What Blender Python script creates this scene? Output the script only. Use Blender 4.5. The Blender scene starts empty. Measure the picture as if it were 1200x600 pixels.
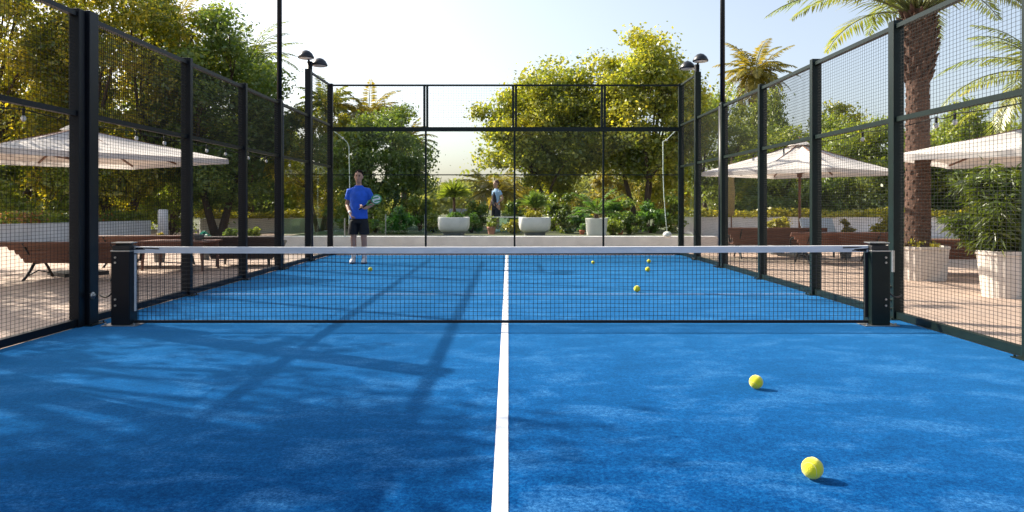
import bpy, math, random
import numpy as np
from mathutils import Vector, Matrix
R = math.radians
random.seed(7)
rng = np.random.default_rng(7)
scene = bpy.context.scene
col = scene.collection
F, HC, PX, PY = 870.0, 1.2, 597.0, 239.0        # focal in photo pixels, eye height, vanishing point

def at(x, y, Y):
    return Vector(((x - PX) * Y / F, Y, HC - (y - PY) * Y / F))

# ------------------------------------------------------------------ mesh helpers
class MB:
    def __init__(s):
        s.v, s.f, s.m = [], [], []
    def add(s, vs, fs, mi=0):
        o = len(s.v)
        s.v.extend([tuple(p) for p in vs])
        s.f.extend([tuple(i + o for i in f) for f in fs])
        s.m.extend([mi] * len(fs))
        return s
    def box(s, a, b, mi=0):
        x0, y0, z0 = a; x1, y1, z1 = b
        return s.add([(x0,y0,z0),(x1,y0,z0),(x1,y1,z0),(x0,y1,z0),(x0,y0,z1),(x1,y0,z1),(x1,y1,z1),(x0,y1,z1)],
              [(0,3,2,1),(4,5,6,7),(0,1,5,4),(1,2,6,5),(2,3,7,6),(3,0,4,7)], mi)
    def bar(s, p, q, w, h, mi=0, up=(0,0,1)):
        p, q = Vector(p), Vector(q); d = (q - p).normalized(); up = Vector(up)
        if abs(d.dot(up)) > .98: up = Vector((1,0,0))
        r = d.cross(up).normalized() * w / 2; u = r.cross(d).normalized() * h / 2
        vs = [p-r-u, p+r-u, p+r+u, p-r+u, q-r-u, q+r-u, q+r+u, q-r+u]
        return s.add(vs, [(0,3,2,1),(4,5,6,7),(0,1,5,4),(1,2,6,5),(2,3,7,6),(3,0,4,7)], mi)
    def tube(s, pts, rad, n=8, mi=0, cap=True):
        pts = [Vector(p) for p in pts]
        if not hasattr(rad, '__len__'): rad = [rad] * len(pts)
        vs, fs = [], []
        ref = None
        for i, p in enumerate(pts):
            d = (pts[min(i+1, len(pts)-1)] - pts[max(i-1, 0)])
            d = d.normalized() if d.length > 1e-9 else Vector((0,0,1))
            if ref is None: ref = Vector((1,0,0)) if abs(d.x) < .9 else Vector((0,1,0))
            a = (ref - d * ref.dot(d)).normalized(); b = d.cross(a); ref = a
            for k in range(n):
                t = 2 * math.pi * k / n
                vs.append(p + (a * math.cos(t) + b * math.sin(t)) * rad[i])
        for i in range(len(pts)-1):
            for k in range(n):
                k2 = (k+1) % n
                fs.append((i*n+k, i*n+k2, (i+1)*n+k2, (i+1)*n+k))
        if cap:
            fs.append(tuple(reversed(range(n)))); fs.append(tuple((len(pts)-1)*n + k for k in range(n)))
        return s.add(vs, fs, mi)
    def loft(s, rings, n=20, mi=0, p=2.0):
        """closed horizontal rings (cx, cy, z, rx, ry)"""
        vs, fs = [], []
        for cx, cy, z, rx, ry in rings:
            for k in range(n):
                t = 2*math.pi*k/n; c, sn = math.cos(t), math.sin(t)
                vs.append((cx + rx*math.copysign(abs(c)**(2/p), c), cy + ry*math.copysign(abs(sn)**(2/p), sn), z))
        for i in range(len(rings)-1):
            for k in range(n):
                k2 = (k+1) % n
                fs.append((i*n+k, i*n+k2, (i+1)*n+k2, (i+1)*n+k))
        fs.append(tuple(reversed(range(n)))); fs.append(tuple((len(rings)-1)*n+k for k in range(n)))
        return s.add(vs, fs, mi)
    def ball(s, c, r, n=16, m=10, mi=0, sc=(1,1,1)):
        rings = []
        for j in range(1, m):
            t = math.pi*j/m
            rings.append((c[0], c[1], c[2]-r*sc[2]*math.cos(t), r*sc[0]*math.sin(t), r*sc[1]*math.sin(t)))
        return s.loft(rings, n, mi)
    def build(s, name, mat, parent=None, smooth=False, loc=None, bevel=0):
        me = bpy.data.meshes.new(name)
        me.from_pydata(s.v, [], s.f)
        mats = mat if isinstance(mat, (list, tuple)) else [mat]
        for m_ in mats: me.materials.append(m_)
        me.polygons.foreach_set('material_index', s.m)
        if smooth: me.polygons.foreach_set('use_smooth', [True]*len(s.f))
        me.update()
        return link(name, me, parent, loc, bevel)

def link(name, me, parent=None, loc=None, bevel=0):
    o = bpy.data.objects.new(name, me); col.objects.link(o)
    if parent: o.parent = parent
    if loc is not None: o.location = loc
    if bevel:
        b = o.modifiers.new('bevel', 'BEVEL'); b.width = bevel; b.segments = 2; b.limit_method = 'ANGLE'
    return o

def quads(name, V, mat, parent=None, loc=None, smooth=False, k=4):
    """V: (n, k, 3) array of separate polygons"""
    V = np.asarray(V, dtype=np.float32); n = len(V)
    me = bpy.data.meshes.new(name)
    me.vertices.add(n*k); me.vertices.foreach_set('co', V.reshape(-1))
    me.loops.add(n*k); me.loops.foreach_set('vertex_index', np.arange(n*k, dtype=np.int32))
    me.polygons.add(n); me.polygons.foreach_set('loop_start', np.arange(0, n*k, k, dtype=np.int32))
    me.polygons.foreach_set('loop_total', np.full(n, k, dtype=np.int32))
    me.update(calc_edges=True)
    me.materials.append(mat)
    return link(name, me, parent, loc)

def tag(o, label, cat, group=None):
    o['label'] = label; o['category'] = cat
    if group: o['group'] = group
    return o
def thing(name, label, cat, loc=(0,0,0), rz=0, group=None):
    o = bpy.data.objects.new(name, None); col.objects.link(o)
    o.location = loc; o.rotation_euler.z = rz
    return tag(o, label, cat, group)
def struct(o, kind='structure'):
    o['kind'] = kind; return o
def dup(root, loc, rz, label, scale=None, group=None):
    r = root.copy(); col.objects.link(r); r.location = loc; r.rotation_euler.z = rz
    if scale: r.scale = scale if hasattr(scale, '__len__') else (scale,)*3
    r['label'] = label
    if group: r['group'] = group
    for ch in [o for o in bpy.data.objects if o.parent == root]:
        c = ch.copy(); col.objects.link(c); c.parent = r
        for g in [o for o in bpy.data.objects if o.parent == ch]:
            d = g.copy(); col.objects.link(d); d.parent = c
    return r

# ------------------------------------------------------------------ materials
def newmat(name):
    m = bpy.data.materials.new(name); m.use_nodes = True
    nt = m.node_tree; nt.nodes.clear()
    out = nt.nodes.new('ShaderNodeOutputMaterial')
    return m, nt, out
def N(nt, t, **kw):
    n = nt.nodes.new(t)
    for k, v in kw.items():
        if k in n.inputs: n.inputs[k].default_value = v
        else: setattr(n, k, v)
    return n
def c4(c): return (c[0], c[1], c[2], 1)
def ramp(nt, fac, stops):
    r = nt.nodes.new('ShaderNodeValToRGB')
    e = r.color_ramp.elements
    while len(e) < len(stops): e.new(.5)
    for el, (p, c) in zip(e, stops): el.position = p; el.color = c4(c)
    nt.links.new(fac, r.inputs[0]); return r.outputs[0]
def mixc(nt, fac, a, b, mode='MIX'):
    n = nt.nodes.new('ShaderNodeMix'); n.data_type = 'RGBA'; n.blend_type = mode
    for sock, v in ((n.inputs[0], fac), (n.inputs[6], a), (n.inputs[7], b)):
        if hasattr(v, 'links'): nt.links.new(v, sock)
        elif hasattr(v, '__len__'): sock.default_value = c4(v)
        else: sock.default_value = v
    return n.outputs[2]
def noise(nt, scale, detail=4, rough=.6, vec=None, dist=0):
    n = N(nt, 'ShaderNodeTexNoise', Scale=scale, Detail=detail, Roughness=rough, Distortion=dist)
    if vec: nt.links.new(vec, n.inputs['Vector'])
    return n.outputs['Fac']
def objvec(nt, sc=(1,1,1)):
    t = N(nt, 'ShaderNodeTexCoord'); mp = N(nt, 'ShaderNodeMapping'); mp.inputs['Scale'].default_value = sc
    nt.links.new(t.outputs['Object'], mp.inputs['Vector']); return mp.outputs[0]
def mat(name, c, rough=.6, var=.25, scale=6, metal=0, bump=0, bscale=60, spec=.5, sheen=0, sc=(1,1,1)):
    m, nt, out = newmat(name)
    b = N(nt, 'ShaderNodeBsdfPrincipled', Roughness=rough, Metallic=metal)
    b.inputs['Specular IOR Level'].default_value = spec
    if sheen: b.inputs['Sheen Weight'].default_value = sheen
    v = objvec(nt, sc)
    dark = tuple(x*(1-var) for x in c); lite = tuple(min(1, x*(1+var*.7)) for x in c)
    nt.links.new(ramp(nt, noise(nt, scale, 6, .65, v), [(.3, dark), (.7, lite)]), b.inputs['Base Color'])
    if bump:
        bp = N(nt, 'ShaderNodeBump', Strength=bump, Distance=.01)
        nt.links.new(noise(nt, bscale, 4, .6, v), bp.inputs['Height']); nt.links.new(bp.outputs[0], b.inputs['Normal'])
    nt.links.new(b.outputs[0], out.inputs[0])
    return m
def leafmat(name, stops, trans=.45, tint=(1.42, 1.32, .65), gloss=.06):
    """leaf colours vary leaf by leaf and clump by clump; light shines through"""
    m, nt, out = newmat(name)
    g = N(nt, 'ShaderNodeNewGeometry')
    ns = noise(nt, .55, 3, .6, objvec(nt))
    ma = N(nt, 'ShaderNodeMath', operation='MULTIPLY_ADD'); ma.inputs[1].default_value = .5
    nt.links.new(g.outputs['Random Per Island'], ma.inputs[0])
    mb = N(nt, 'ShaderNodeMapRange'); mb.inputs[1].default_value = .3; mb.inputs[2].default_value = .7
    mb.inputs[3].default_value = 0; mb.inputs[4].default_value = .5
    nt.links.new(ns, mb.inputs[0]); nt.links.new(mb.outputs[0], ma.inputs[2])
    c = ramp(nt, ma.outputs[0], stops)
    d = N(nt, 'ShaderNodeBsdfDiffuse'); nt.links.new(c, d.inputs[0])
    t = N(nt, 'ShaderNodeBsdfTranslucent'); nt.links.new(mixc(nt, 1.0, c, tint, 'MULTIPLY'), t.inputs[0])
    mx = N(nt, 'ShaderNodeMixShader'); mx.inputs[0].default_value = trans
    nt.links.new(d.outputs[0], mx.inputs[1]); nt.links.new(t.outputs[0], mx.inputs[2])
    gl = N(nt, 'ShaderNodeBsdfGlossy', Roughness=.4)
    m2 = N(nt, 'ShaderNodeMixShader'); m2.inputs[0].default_value = gloss
    nt.links.new(mx.outputs[0], m2.inputs[1]); nt.links.new(gl.outputs[0], m2.inputs[2])
    nt.links.new(m2.outputs[0], out.inputs[0])
    return m
def glassmat(name, tint, refl=1.0):
    m, nt, out = newmat(name)
    t = N(nt, 'ShaderNodeBsdfTransparent'); t.inputs[0].default_value = c4(tint)
    g = N(nt, 'ShaderNodeBsdfGlossy', Roughness=.01)
    fr = N(nt, 'ShaderNodeFresnel', IOR=1.45)
    mu = N(nt, 'ShaderNodeMath', operation='MULTIPLY'); mu.inputs[1].default_value = refl
    nt.links.new(fr.outputs[0], mu.inputs[0])
    mx = N(nt, 'ShaderNodeMixShader')
    nt.links.new(mu.outputs[0], mx.inputs[0]); nt.links.new(t.outputs[0], mx.inputs[1]); nt.links.new(g.outputs[0], mx.inputs[2])
    nt.links.new(mx.outputs[0], out.inputs[0])
    return m
def clothmat(name, c, trans=.35):
    m, nt, out = newmat(name)
    col_ = ramp(nt, noise(nt, 3, 5, .6, objvec(nt)), [(.3, tuple(x*.92 for x in c)), (.7, c)])
    d = N(nt, 'ShaderNodeBsdfDiffuse'); t = N(nt, 'ShaderNodeBsdfTranslucent')
    nt.links.new(col_, d.inputs[0]); nt.links.new(col_, t.inputs[0])
    mx = N(nt, 'ShaderNodeMixShader'); mx.inputs[0].default_value = trans
    nt.links.new(d.outputs[0], mx.inputs[1]); nt.links.new(t.outputs[0], mx.inputs[2])
    nt.links.new(mx.outputs[0], out.inputs[0])
    return m

def turfmat():
    m, nt, out = newmat('blue turf')
    b = N(nt, 'ShaderNodeBsdfPrincipled', Roughness=.8)
    b.inputs['Specular IOR Level'].default_value = .0
    b.inputs['Sheen Weight'].default_value = 1.0; b.inputs['Sheen Roughness'].default_value = .27
    b.inputs['Sheen Tint'].default_value = (.11, .50, 1, 1)
    v = objvec(nt)
    big = noise(nt, 1.7, 7, .7, objvec(nt, (1, 1.6, 1)), .4)
    mid = noise(nt, 14, 6, .7, v)
    fine = noise(nt, 60, 5, .95, v)
    c = ramp(nt, big, [(.34, (.0008,.030,.130)), (.5, (.0018,.046,.182)), (.64, (.014,.085,.25))])
    c = mixc(nt, .55, c, ramp(nt, mid, [(.3, (.4,.5,.6)), (.7, (1.6,1.45,1.3))]), 'MULTIPLY')
    c = mixc(nt, .8, c, ramp(nt, fine, [(.38, (.10,.20,.32)), (.5, (1,1,1)), (.62, (4.5,2.5,1.75))]), 'MULTIPLY')
    nt.links.new(c, b.inputs['Base Color'])
    bp = N(nt, 'ShaderNodeBump', Strength=.10, Distance=.003)
    nt.links.new(noise(nt, 230, 3, .8, v), bp.inputs['Height'])
    nt.links.new(bp.outputs[0], b.inputs['Normal'])
    nt.links.new(b.outputs[0], out.inputs[0])
    return m
def pavemat():
    m, nt, out = newmat('terrace paving')
    b = N(nt, 'ShaderNodeBsdfPrincipled', Roughness=.75)
    v = objvec(nt)
    br = N(nt, 'ShaderNodeTexBrick', Scale=1.0)
    br.inputs['Color1'].default_value = (.45,.335,.26,1); br.inputs['Color2'].default_value = (.50,.38,.30,1)
    br.inputs['Mortar'].default_value = (.36,.28,.23,1); br.inputs['Mortar Size'].default_value = .006
    br.inputs['Brick Width'].default_value = .6; br.inputs['Row Height'].default_value = .3
    nt.links.new(v, br.inputs['Vector'])
    c = mixc(nt, .6, br.outputs['Color'], ramp(nt, noise(nt, 1.3, 6, .7, v), [(.3, (.7,.7,.72)), (.7, (1.15,1.1,1.05))]), 'MULTIPLY')
    c = mixc(nt, .4, c, ramp(nt, noise(nt, 40, 4, .7, v), [(.3, (.7,.7,.7)), (.7, (1.2,1.2,1.2))]), 'MULTIPLY')
    nt.links.new(c, b.inputs['Base Color'])
    bp = N(nt, 'ShaderNodeBump', Strength=.3, Distance=.01); nt.links.new(br.outputs['Fac'], bp.inputs['Height']); bp.invert = True
    nt.links.new(bp.outputs[0], b.inputs['Normal'])
    nt.links.new(b.outputs[0], out.inputs[0])
    return m
def linemat():
    m, nt, out = newmat('white line')
    b = N(nt, 'ShaderNodeBsdfPrincipled', Roughness=.7)
    v = objvec(nt)
    c = ramp(nt, noise(nt, 160, 4, .8, v), [(.3, (.50,.58,.68)), (.5, (.8,.82,.84))])
    c = mixc(nt, ramp(nt, noise(nt, 5, 5, .7, v), [(.56, (0,0,0)), (.8, (.45,.45,.45))]), c, (.25,.42,.68))
    nt.links.new(c, b.inputs['Base Color']); nt.links.new(b.outputs[0], out.inputs[0])
    return m
def wornlinemat():
    m, nt, out = newmat('worn white line')
    b = N(nt, 'ShaderNodeBsdfPrincipled', Roughness=.7)
    c = mixc(nt, ramp(nt, noise(nt, 9, 5, .75, objvec(nt)), [(.4, (.25,.25,.25)), (.62, (.85,.85,.85))]), (.006,.06,.22), (.36,.45,.56))
    nt.links.new(c, b.inputs['Base Color']); nt.links.new(b.outputs[0], out.inputs[0])
    return m

M = dict(
    turf=turfmat(), pave=pavemat(), line=linemat(), worn=wornlinemat(),
    soil=mat('soil and grass', (.075,.085,.03), .9, .5, 1.5, bump=.5, bscale=12),
    gravel=mat('garden gravel', (.30,.25,.19), .9, .35, 5, bump=.6, bscale=40),
    paint=mat('dark green paint', (.004,.0125,.011), .42, .3, 9, spec=.28),
    black=mat('black blue paint', (.003,.005,.009), .42, .3, 8, spec=.28),
    wire=mat('dark coated wire', (.022,.024,.022), .6, .2, 5, spec=.2),
    netcord=mat('black net cord', (.006,.008,.013), .8, .2, 5),
    tape=mat('white net tape', (.74,.74,.74), .7, .12, 14, bump=.2, bscale=120, sc=(.3,1,1)),
    steel=mat('galvanised steel', (.45,.45,.43), .38, .25, 30, metal=.9),
    wall=mat('white render', (.72,.70,.69), .85, .14, 2.2, bump=.25, bscale=50),
    pot=mat('white ceramic planter', (.75,.73,.70), .6, .10, 4, bump=.1, bscale=40),
    grey=mat('grey plinth', (.17,.17,.165), .8, .2, 5),
    potrib=mat('ribbed white planter', (.66,.60,.54), .7, .14, 5),
    wood=mat('brown bench wood', (.17,.072,.046), .5, .35, 5, bump=.3, bscale=30, sc=(.4,4,4)),
    iron=mat('cast iron', (.02,.018,.017), .5, .3, 10),
    pole=mat('parasol wood', (.19,.085,.045), .5, .3, 6, sc=(6,6,.5)),
    canvas=clothmat('parasol canvas', (.80,.76,.72), .30),
    lamp=mat('lamp housing', (.018,.021,.026), .35, .2, 8),
    lens=mat('lamp lens', (.75,.74,.70), .3, .05, 5),
    bulb=mat('bulb glass', (.78,.77,.72), .15, .05, 5),
    ball=mat('yellow felt', (.76,.70,.008), .9, .10, 40, bump=.5, bscale=160, sheen=.5),
    seam=mat('ball seam', (.66,.64,.22), .8, .05, 9),
    skin=mat('skin', (.47,.26,.18), .5, .08, 12), hair=mat('dark hair', (.010,.006,.004), .85, .4, 40, spec=.15),
    lip=mat('lips', (.28,.10,.08), .5, .05, 9), eye=mat('eyes', (.03,.02,.018), .3, .1, 9),
    shirt=mat('blue shirt', (.016,.12,.68), .75, .2, 9, bump=.4, bscale=14),
    shorts=mat('black shorts', (.007,.008,.012), .8, .3, 9, bump=.4, bscale=14),
    shoe=mat('white shoes', (.72,.72,.74), .5, .1, 20), sole=mat('dark blue sole', (.03,.04,.09), .7, .2, 9),
    ltblue=mat('light blue top', (.36,.55,.78), .8, .15, 9, bump=.3, bscale=16),
    navy=mat('dark shorts', (.012,.016,.03), .8, .2, 9),
    racket=mat('green racket', (.05,.32,.12), .35, .2, 20), racketw=mat('white racket face', (.72,.76,.74), .4, .1, 20),
    bark=mat('brown bark', (.085,.055,.036), .9, .5, 10, bump=.9, bscale=14, sc=(1,1,.35)),
    palmbark=mat('palm bark', (.10,.052,.034), .9, .5, 14, bump=1, bscale=22, sc=(1,1,1.8)),
    stem=mat('green stem', (.11,.12,.03), .6, .3, 8),
    cushion=mat('pale blue cushion', (.50,.62,.74), .8, .1, 6),
    hose=mat('pale cable', (.55,.64,.58), .5, .2, 9),
    glass=glassmat('clear glass', (.96,.98,.97), .22), gglass=glassmat('green glass', (.74,.90,.84), .6),
)
LF = dict(
    olive=leafmat('olive leaves', [(.0, (0.079,0.132,0.023)), (.35, (0.215,0.271,0.033)), (.7, (0.446,0.437,0.046)), (1, (0.690,0.604,0.066))], .55),
    deep=leafmat('deep green leaves', [(.0, (0.045,0.097,0.024)), (.5, (0.137,0.218,0.040)), (1, (0.355,0.389,0.061))], .48),
    gold=leafmat('golden leaves', [(.0, (.11,.13,.025)), (.5, (.26,.23,.040)), (1, (.42,.33,.055))], .52, (1.35,1.2,.7)),
    amber=leafmat('amber green leaves', [(.0, (0.051,0.093,0.020)), (.35, (0.169,0.218,0.028)), (.7, (0.479,0.419,0.034)), (1, (0.818,0.621,0.044))], .55),
    hedge=leafmat('hedge leaves', [(.0, (0.067,0.124,0.021)), (.5, (0.202,0.273,0.036)), (1, (0.447,0.460,0.050))], .5),
    lime=leafmat('yellow green shrub leaves', [(.0, (0.157,0.207,0.020)), (.5, (0.358,0.345,0.030)), (1, (0.560,0.471,0.045))], .48, (1.3,1.2,.7)),
    palm=leafmat('palm leaves', [(.0, (0.097,0.159,0.028)), (.6, (0.235,0.288,0.041)), (1, (0.456,0.416,0.048))], .46, gloss=.10),
    bamboo=leafmat('bamboo leaves', [(.0, (0.047,0.086,0.010)), (.6, (0.121,0.173,0.016)), (1, (0.259,0.276,0.025))], .46, gloss=.08),
    fresh=leafmat('fresh green leaves', [(.0, (0.055,0.140,0.026)), (.6, (0.121,0.253,0.036)), (1, (0.290,0.380,0.055))], .48),
    teal=leafmat('teal leaves', [(.0, (.02,.22,.17)), (.6, (.04,.36,.28)), (1, (.12,.5,.40))], .3, (1,1.1,1)),
    flower=leafmat('flower petals', [(.0, (.42,.10,.05)), (.5, (.60,.24,.06)), (1, (.7,.55,.35))], .3, (1,1,.9)),
    far=leafmat('haze pale distant leaves', [(.0, (.17,.21,.07)), (.6, (.28,.30,.10)), (1, (.42,.40,.14))], .5),  # lighter leaf colours stand in for haze over the far trees
)

# ------------------------------------------------------------------ plants
def unit(n):
    d = rng.normal(size=(n, 3)); return d / np.linalg.norm(d, axis=1, keepdims=True)
def leaves(C, out, L, Wd, up=.35):
    """rhombic leaves at centres C, roughly facing `out`"""
    n = len(C)
    nor = out*.6 + unit(n)*.9 + np.array([0,0,up]); nor /= np.linalg.norm(nor, axis=1, keepdims=True)
    a = np.cross(nor, unit(n)); a /= np.linalg.norm(a, axis=1, keepdims=True) + 1e-9
    b = np.cross(nor, a)
    s = rng.uniform(.45, 1.2, (n, 1)) + .6*(rng.random((n, 1)) < .2)
    a = a*L*s/2; b = b*Wd*s/2
    return np.stack([C - a, C + b - a*.15 + nor*L*.06, C + a, C - b - a*.15 + nor*L*.06], axis=1)
def clumps(center, rad, k, shell=.5):
    d = unit(k); r = rng.uniform(shell, 1.0, (k, 1))**.7
    lump = 1 + .16*np.sin(d[:, :1]*5 + 1) + .12*np.sin(d[:, 1:2]*7) + rng.normal(0, .07, (k, 1))
    return np.array(center) + d*r*lump*np.array(rad)
def foliage(cc, n, spread, L, Wd, up=.35):
    k = len(cc); idx = rng.integers(0, k, n)
    sz = rng.uniform(.6, 1.35, k)[idx][:, None]*spread
    d = unit(n); rr = np.abs(rng.normal(0, .55, (n, 1)))*.6 + rng.uniform(.2, .75, (n, 1))
    P = cc[idx] + d*rr*sz*np.array([1, 1, .72])
    return leaves(P, d, L, Wd, up)
def curve3(a, b, bend, n=6):
    a, b = Vector(a), Vector(b); m_ = (a+b)/2 + Vector(bend)
    return [a*(1-t)**2 + m_*2*t*(1-t) + b*t*t for t in [i/(n-1) for i in range(n)]]
def tree(label, loc, h0, crown_c, rad, k, n, spread, L, Wd, leaf, tr=.12, forks=3, limbs=16, group='trees around the court', shell=.45, cat='tree', name='tree', lean=0.0):
    t = thing(name, label, cat, loc, 0, group)
    cc = clumps(crown_c, rad, k, shell)
    mb = MB()
    heads = []
    for i in range(forks):
        ang = 2*math.pi*i/forks + random.uniform(-.4, .4) + .6
        base = Vector((math.cos(ang)*tr*.5*(forks > 1), math.sin(ang)*tr*.5*(forks > 1), -.05))
        top = Vector((crown_c[0]*.7 + lean + math.cos(ang)*rad[0]*.28*(forks > 1), crown_c[1]*.7 + math.sin(ang)*rad[1]*.28*(forks > 1), h0 + random.uniform(-.2, .4)))
        pts = curve3(base, top, (random.uniform(-.12, .12), random.uniform(-.12, .12), 0), 8)
        mb.tube(pts, [tr*(1.25 - .6*j/7)/(1 if forks == 1 else 1.25) for j in range(8)], 8)
        heads.append((top, tr*.6))
    order = rng.permutation(k)[:limbs]
    for j in order:
        e = Vector(cc[j]); hd = min(heads, key=lambda q: (q[0]-e).length)
        d = e - hd[0]
        mb.tube(curve3(hd[0], e, (random.uniform(-.2, .2), random.uniform(-.2, .2), d.length*.12), 7), [hd[1]*(.75 - .095*q) for q in range(7)], 6)
        for _ in range(2):
            e2 = e + Vector(unit(1)[0])*spread*.9
            mb.tube([hd[0]*.35 + e*.65 + Vector((0,0,d.length*.05)), e2], [hd[1]*.22, .006], 4)
    mb.build('trunk', M['bark'], t, True)
    quads('crown', foliage(cc, n, spread, L, Wd), leaf, t)
    return t
def bush(label, loc, rad, n, L, Wd, leaf, k=14, spread=None, cat='bush', name='bush', group=None, up=.35, zc=None):
    t = thing(name, label, cat, loc, 0, group)
    zc = rad[2]*.95 if zc is None else zc
    cc = clumps((0,0,zc), rad, k, .3); cc[:, 2] = np.maximum(cc[:, 2], .05)
    spread = spread or min(rad)*.5
    q = foliage(cc, n, spread, L, Wd, up); q[:, :, 2] = np.maximum(q[:, :, 2], -.03)
    quads('foliage', q, leaf, t)
    mb = MB()
    for c in cc[:9]: mb.tube([(c[0]*.08, c[1]*.08, 0), (c[0]*.5, c[1]*.5, c[2]*.5), tuple(c)], [.02, .013, .005], 5)
    mb.build('stem', M['bark'], t, True)
    return t
def frond_geo(origin, az, el, Lf, droop, nl=34, lmax=.42, lw=.03, dens=1.0, curl=0.0):
    """leaf blades of one feather frond and its rib points"""
    pts = [np.array(origin, float)]; dirs = []
    K = 16
    for i in range(K):
        t = i/K; e = el - droop*t**1.25; a = az + curl*t
        d = np.array([math.cos(a)*math.cos(e), math.sin(a)*math.cos(e), math.sin(e)])
        dirs.append(d); pts.append(pts[-1] + d*Lf/K)
    pts = np.array(pts); out = []
    for j in range(nl):
        t = .12 + .88*(j+.5)/nl; f = t*K; i = min(int(f), K-1)
        p = pts[i] + (pts[i+1]-pts[i])*(f-i); d = dirs[i]
        side = np.cross(d, [0,0,1.]); side /= np.linalg.norm(side)+1e-9
        upv = np.cross(side, d)
        ll = lmax*(math.sin(math.pi*min(1, .18+.82*t))**.6*.85 + .15)*(1 - .35*t)
        for s_ in (-1, 1):
            v = side*s_*random.uniform(.7, .95) + d*random.uniform(.45, .75) + upv*random.uniform(-.1, .25) + np.array([0,0,-.28])
            v /= np.linalg.norm(v)
            w = np.cross(v, upv); w /= np.linalg.norm(w)+1e-9
            L_ = ll*random.uniform(.85, 1.1)
            tip = p + v*L_ + np.array([0,0,-.14*L_])
            mid = p + v*L_*.45
            out.append([p, mid + w*lw/2, tip, mid - w*lw/2])
    return out, pts
def palm(label, loc, h, tr, nf, Lf, leaf, name='palm_tree', lmax=.42, nl=34, lw=.03, el=(-.25, 1.3), droop=(1.0, 1.7), separate=False, boots=False, lean=(0,0), group='palm trees', azs=None, trunkmat=None):
    t = thing(name, label, 'palm tree', loc, 0, group)
    mb = MB(); n = 26; pts = []; rad = []
    for i in range(n):
        s_ = i/(n-1); pts.append((lean[0]*s_*s_, lean[1]*s_*s_, h*s_))
        r = tr*(1.12 - .2*s_) * (1 + .05*(i % 2))
        if boots and s_ > .72: r = tr*(.95 + .62*math.sin(math.pi*min(1, (s_-.72)/.30)))
        rad.append(r)
    mb.tube(pts, rad, 14)
    if boots:          # stubs of cut fronds spiralling up the head of the trunk
        for i in range(90):
            s_ = .70 + .29*i/90; a = i*2.4; r = tr*(.95 + .58*math.sin(math.pi*max(0, min(1, (s_-.72)/.30))))
            p = Vector((math.cos(a)*r*.85, math.sin(a)*r*.85, h*s_)); d = Vector((math.cos(a), math.sin(a), 1.1)).normalized()
            mb.tube([p, p+d*.10, p+d*.17], [.045, .035, .012], 5)
        for i in range(230):   # leaf scars
            s_ = .02 + .70*i/230; a = i*2.4
            p = Vector((math.cos(a)*tr*(1.08-.2*s_), math.sin(a)*tr*(1.08-.2*s_), h*s_)); d = Vector((math.cos(a)*.5, math.sin(a)*.5, 1)).normalized()
            mb.tube([p-d*.03, p+d*.03], [.035, .014], 5)
    mb.build('trunk', trunkmat or M['palmbark'], t, True)
    o0 = np.array([lean[0], lean[1], h]); allq = []; rib = MB()
    for i in range(nf):
        q = i/nf
        az = (azs[i] if azs is not None and i < len(azs) else i*2.399 + random.uniform(-.2, .2))
        e = el[1] + (el[0]-el[1])*q**.8 + random.uniform(-.12, .12)
        fq, pts_ = frond_geo(o0 + np.array([math.cos(az)*tr*.5, math.sin(az)*tr*.5, random.uniform(-.1, .05)]), az, e, Lf*random.uniform(.82, 1.1), random.uniform(*droop), nl, lmax, lw)
        if separate:
            fo = quads('frond', fq, leaf, t)
            r_ = MB().tube(pts_, [.02*(1-k/17)+.004 for k in range(17)], 5).build('rib', M['stem'], fo, True)
        else:
            allq += fq; rib.tube(pts_[::2], [.016*(1-k/9)+.004 for k in range(9)], 4)
    if not separate:
        quads('crown', allq, leaf, t); rib.build('rib', M['stem'], t, True)
    return t
def yucca(label, loc, stem_h, nb, Lb, wb, leaf, name='potted_palm', up=.15, group=None, spreadz=1.0):
    t = thing(name, label, 'plant', loc, 0, group)
    MB().tube([(0,0,-.05), (.01,0,stem_h*.5), (0,0,stem_h)], [.045, .038, .035], 8).build('stem', M['palmbark'], t, True)
    d = unit(nb); d[:, 2] = np.abs(d[:, 2])*spreadz + up - .25*rng.random(nb); d /= np.linalg.norm(d, axis=1, keepdims=True)
    L = Lb*rng.uniform(.7, 1.08, (nb, 1))
    p = np.array([0,0,stem_h]) + d*.03
    w = np.cross(d, unit(nb)); w /= np.linalg.norm(w, axis=1, keepdims=True)
    mid = p + d*L*.5 + np.array([0,0,.03]); tip = p + d*L + np.array([0,0,-.12])*L
    quads('foliage', np.stack([p, mid + w*wb/2, tip, mid - w*wb/2], axis=1), leaf, t)
    return t

# ------------------------------------------------------------------ setting
XL, XR = -4.2, 4.02
YB = 17.4
def sheet(name, x0, x1, y0, y1, z, m):
    o = MB().add([(x0,y0,z),(x1,y0,z),(x1,y1,z),(x0,y1,z)], [(0,1,2,3)]).build(name, m); return struct(o)
sheet('ground', -300, 300, -60, 500, -.012, M['soil'])
sheet('paving', -26, 26, -12, 34, 0, M['pave'])
sheet('court', XL+.02, XR-.02, -3.0, YB-.02, .006, M['turf'])
CX = -.07
ln = MB().add([(-.028-.032, -3, .0105), (-.028+.032, -3, .0105), (-.060+.032, YB-.1, .0105), (-.060-.032, YB-.1, .0105)], [(0,1,2,3)])
struct(ln.build('centre_line', M['line']))
struct(MB().add([(XL+.05,9.80,.0105),(-.085,9.80,.0105),(-.085,9.84,.0105),(XL+.05,9.84,.0105)], [(0,1,2,3)]).add([(-.005,9.80,.0105),(XR-.05,9.80,.0105),(XR-.05,9.84,.0105),(-.005,9.84,.0105)], [(0,1,2,3)]).build('service_line', M['worn']))
struct(MB().box((-5.95, 18.83, -.01), (5.15, 60, .34)).build('terrace', M['soil']))

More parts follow.
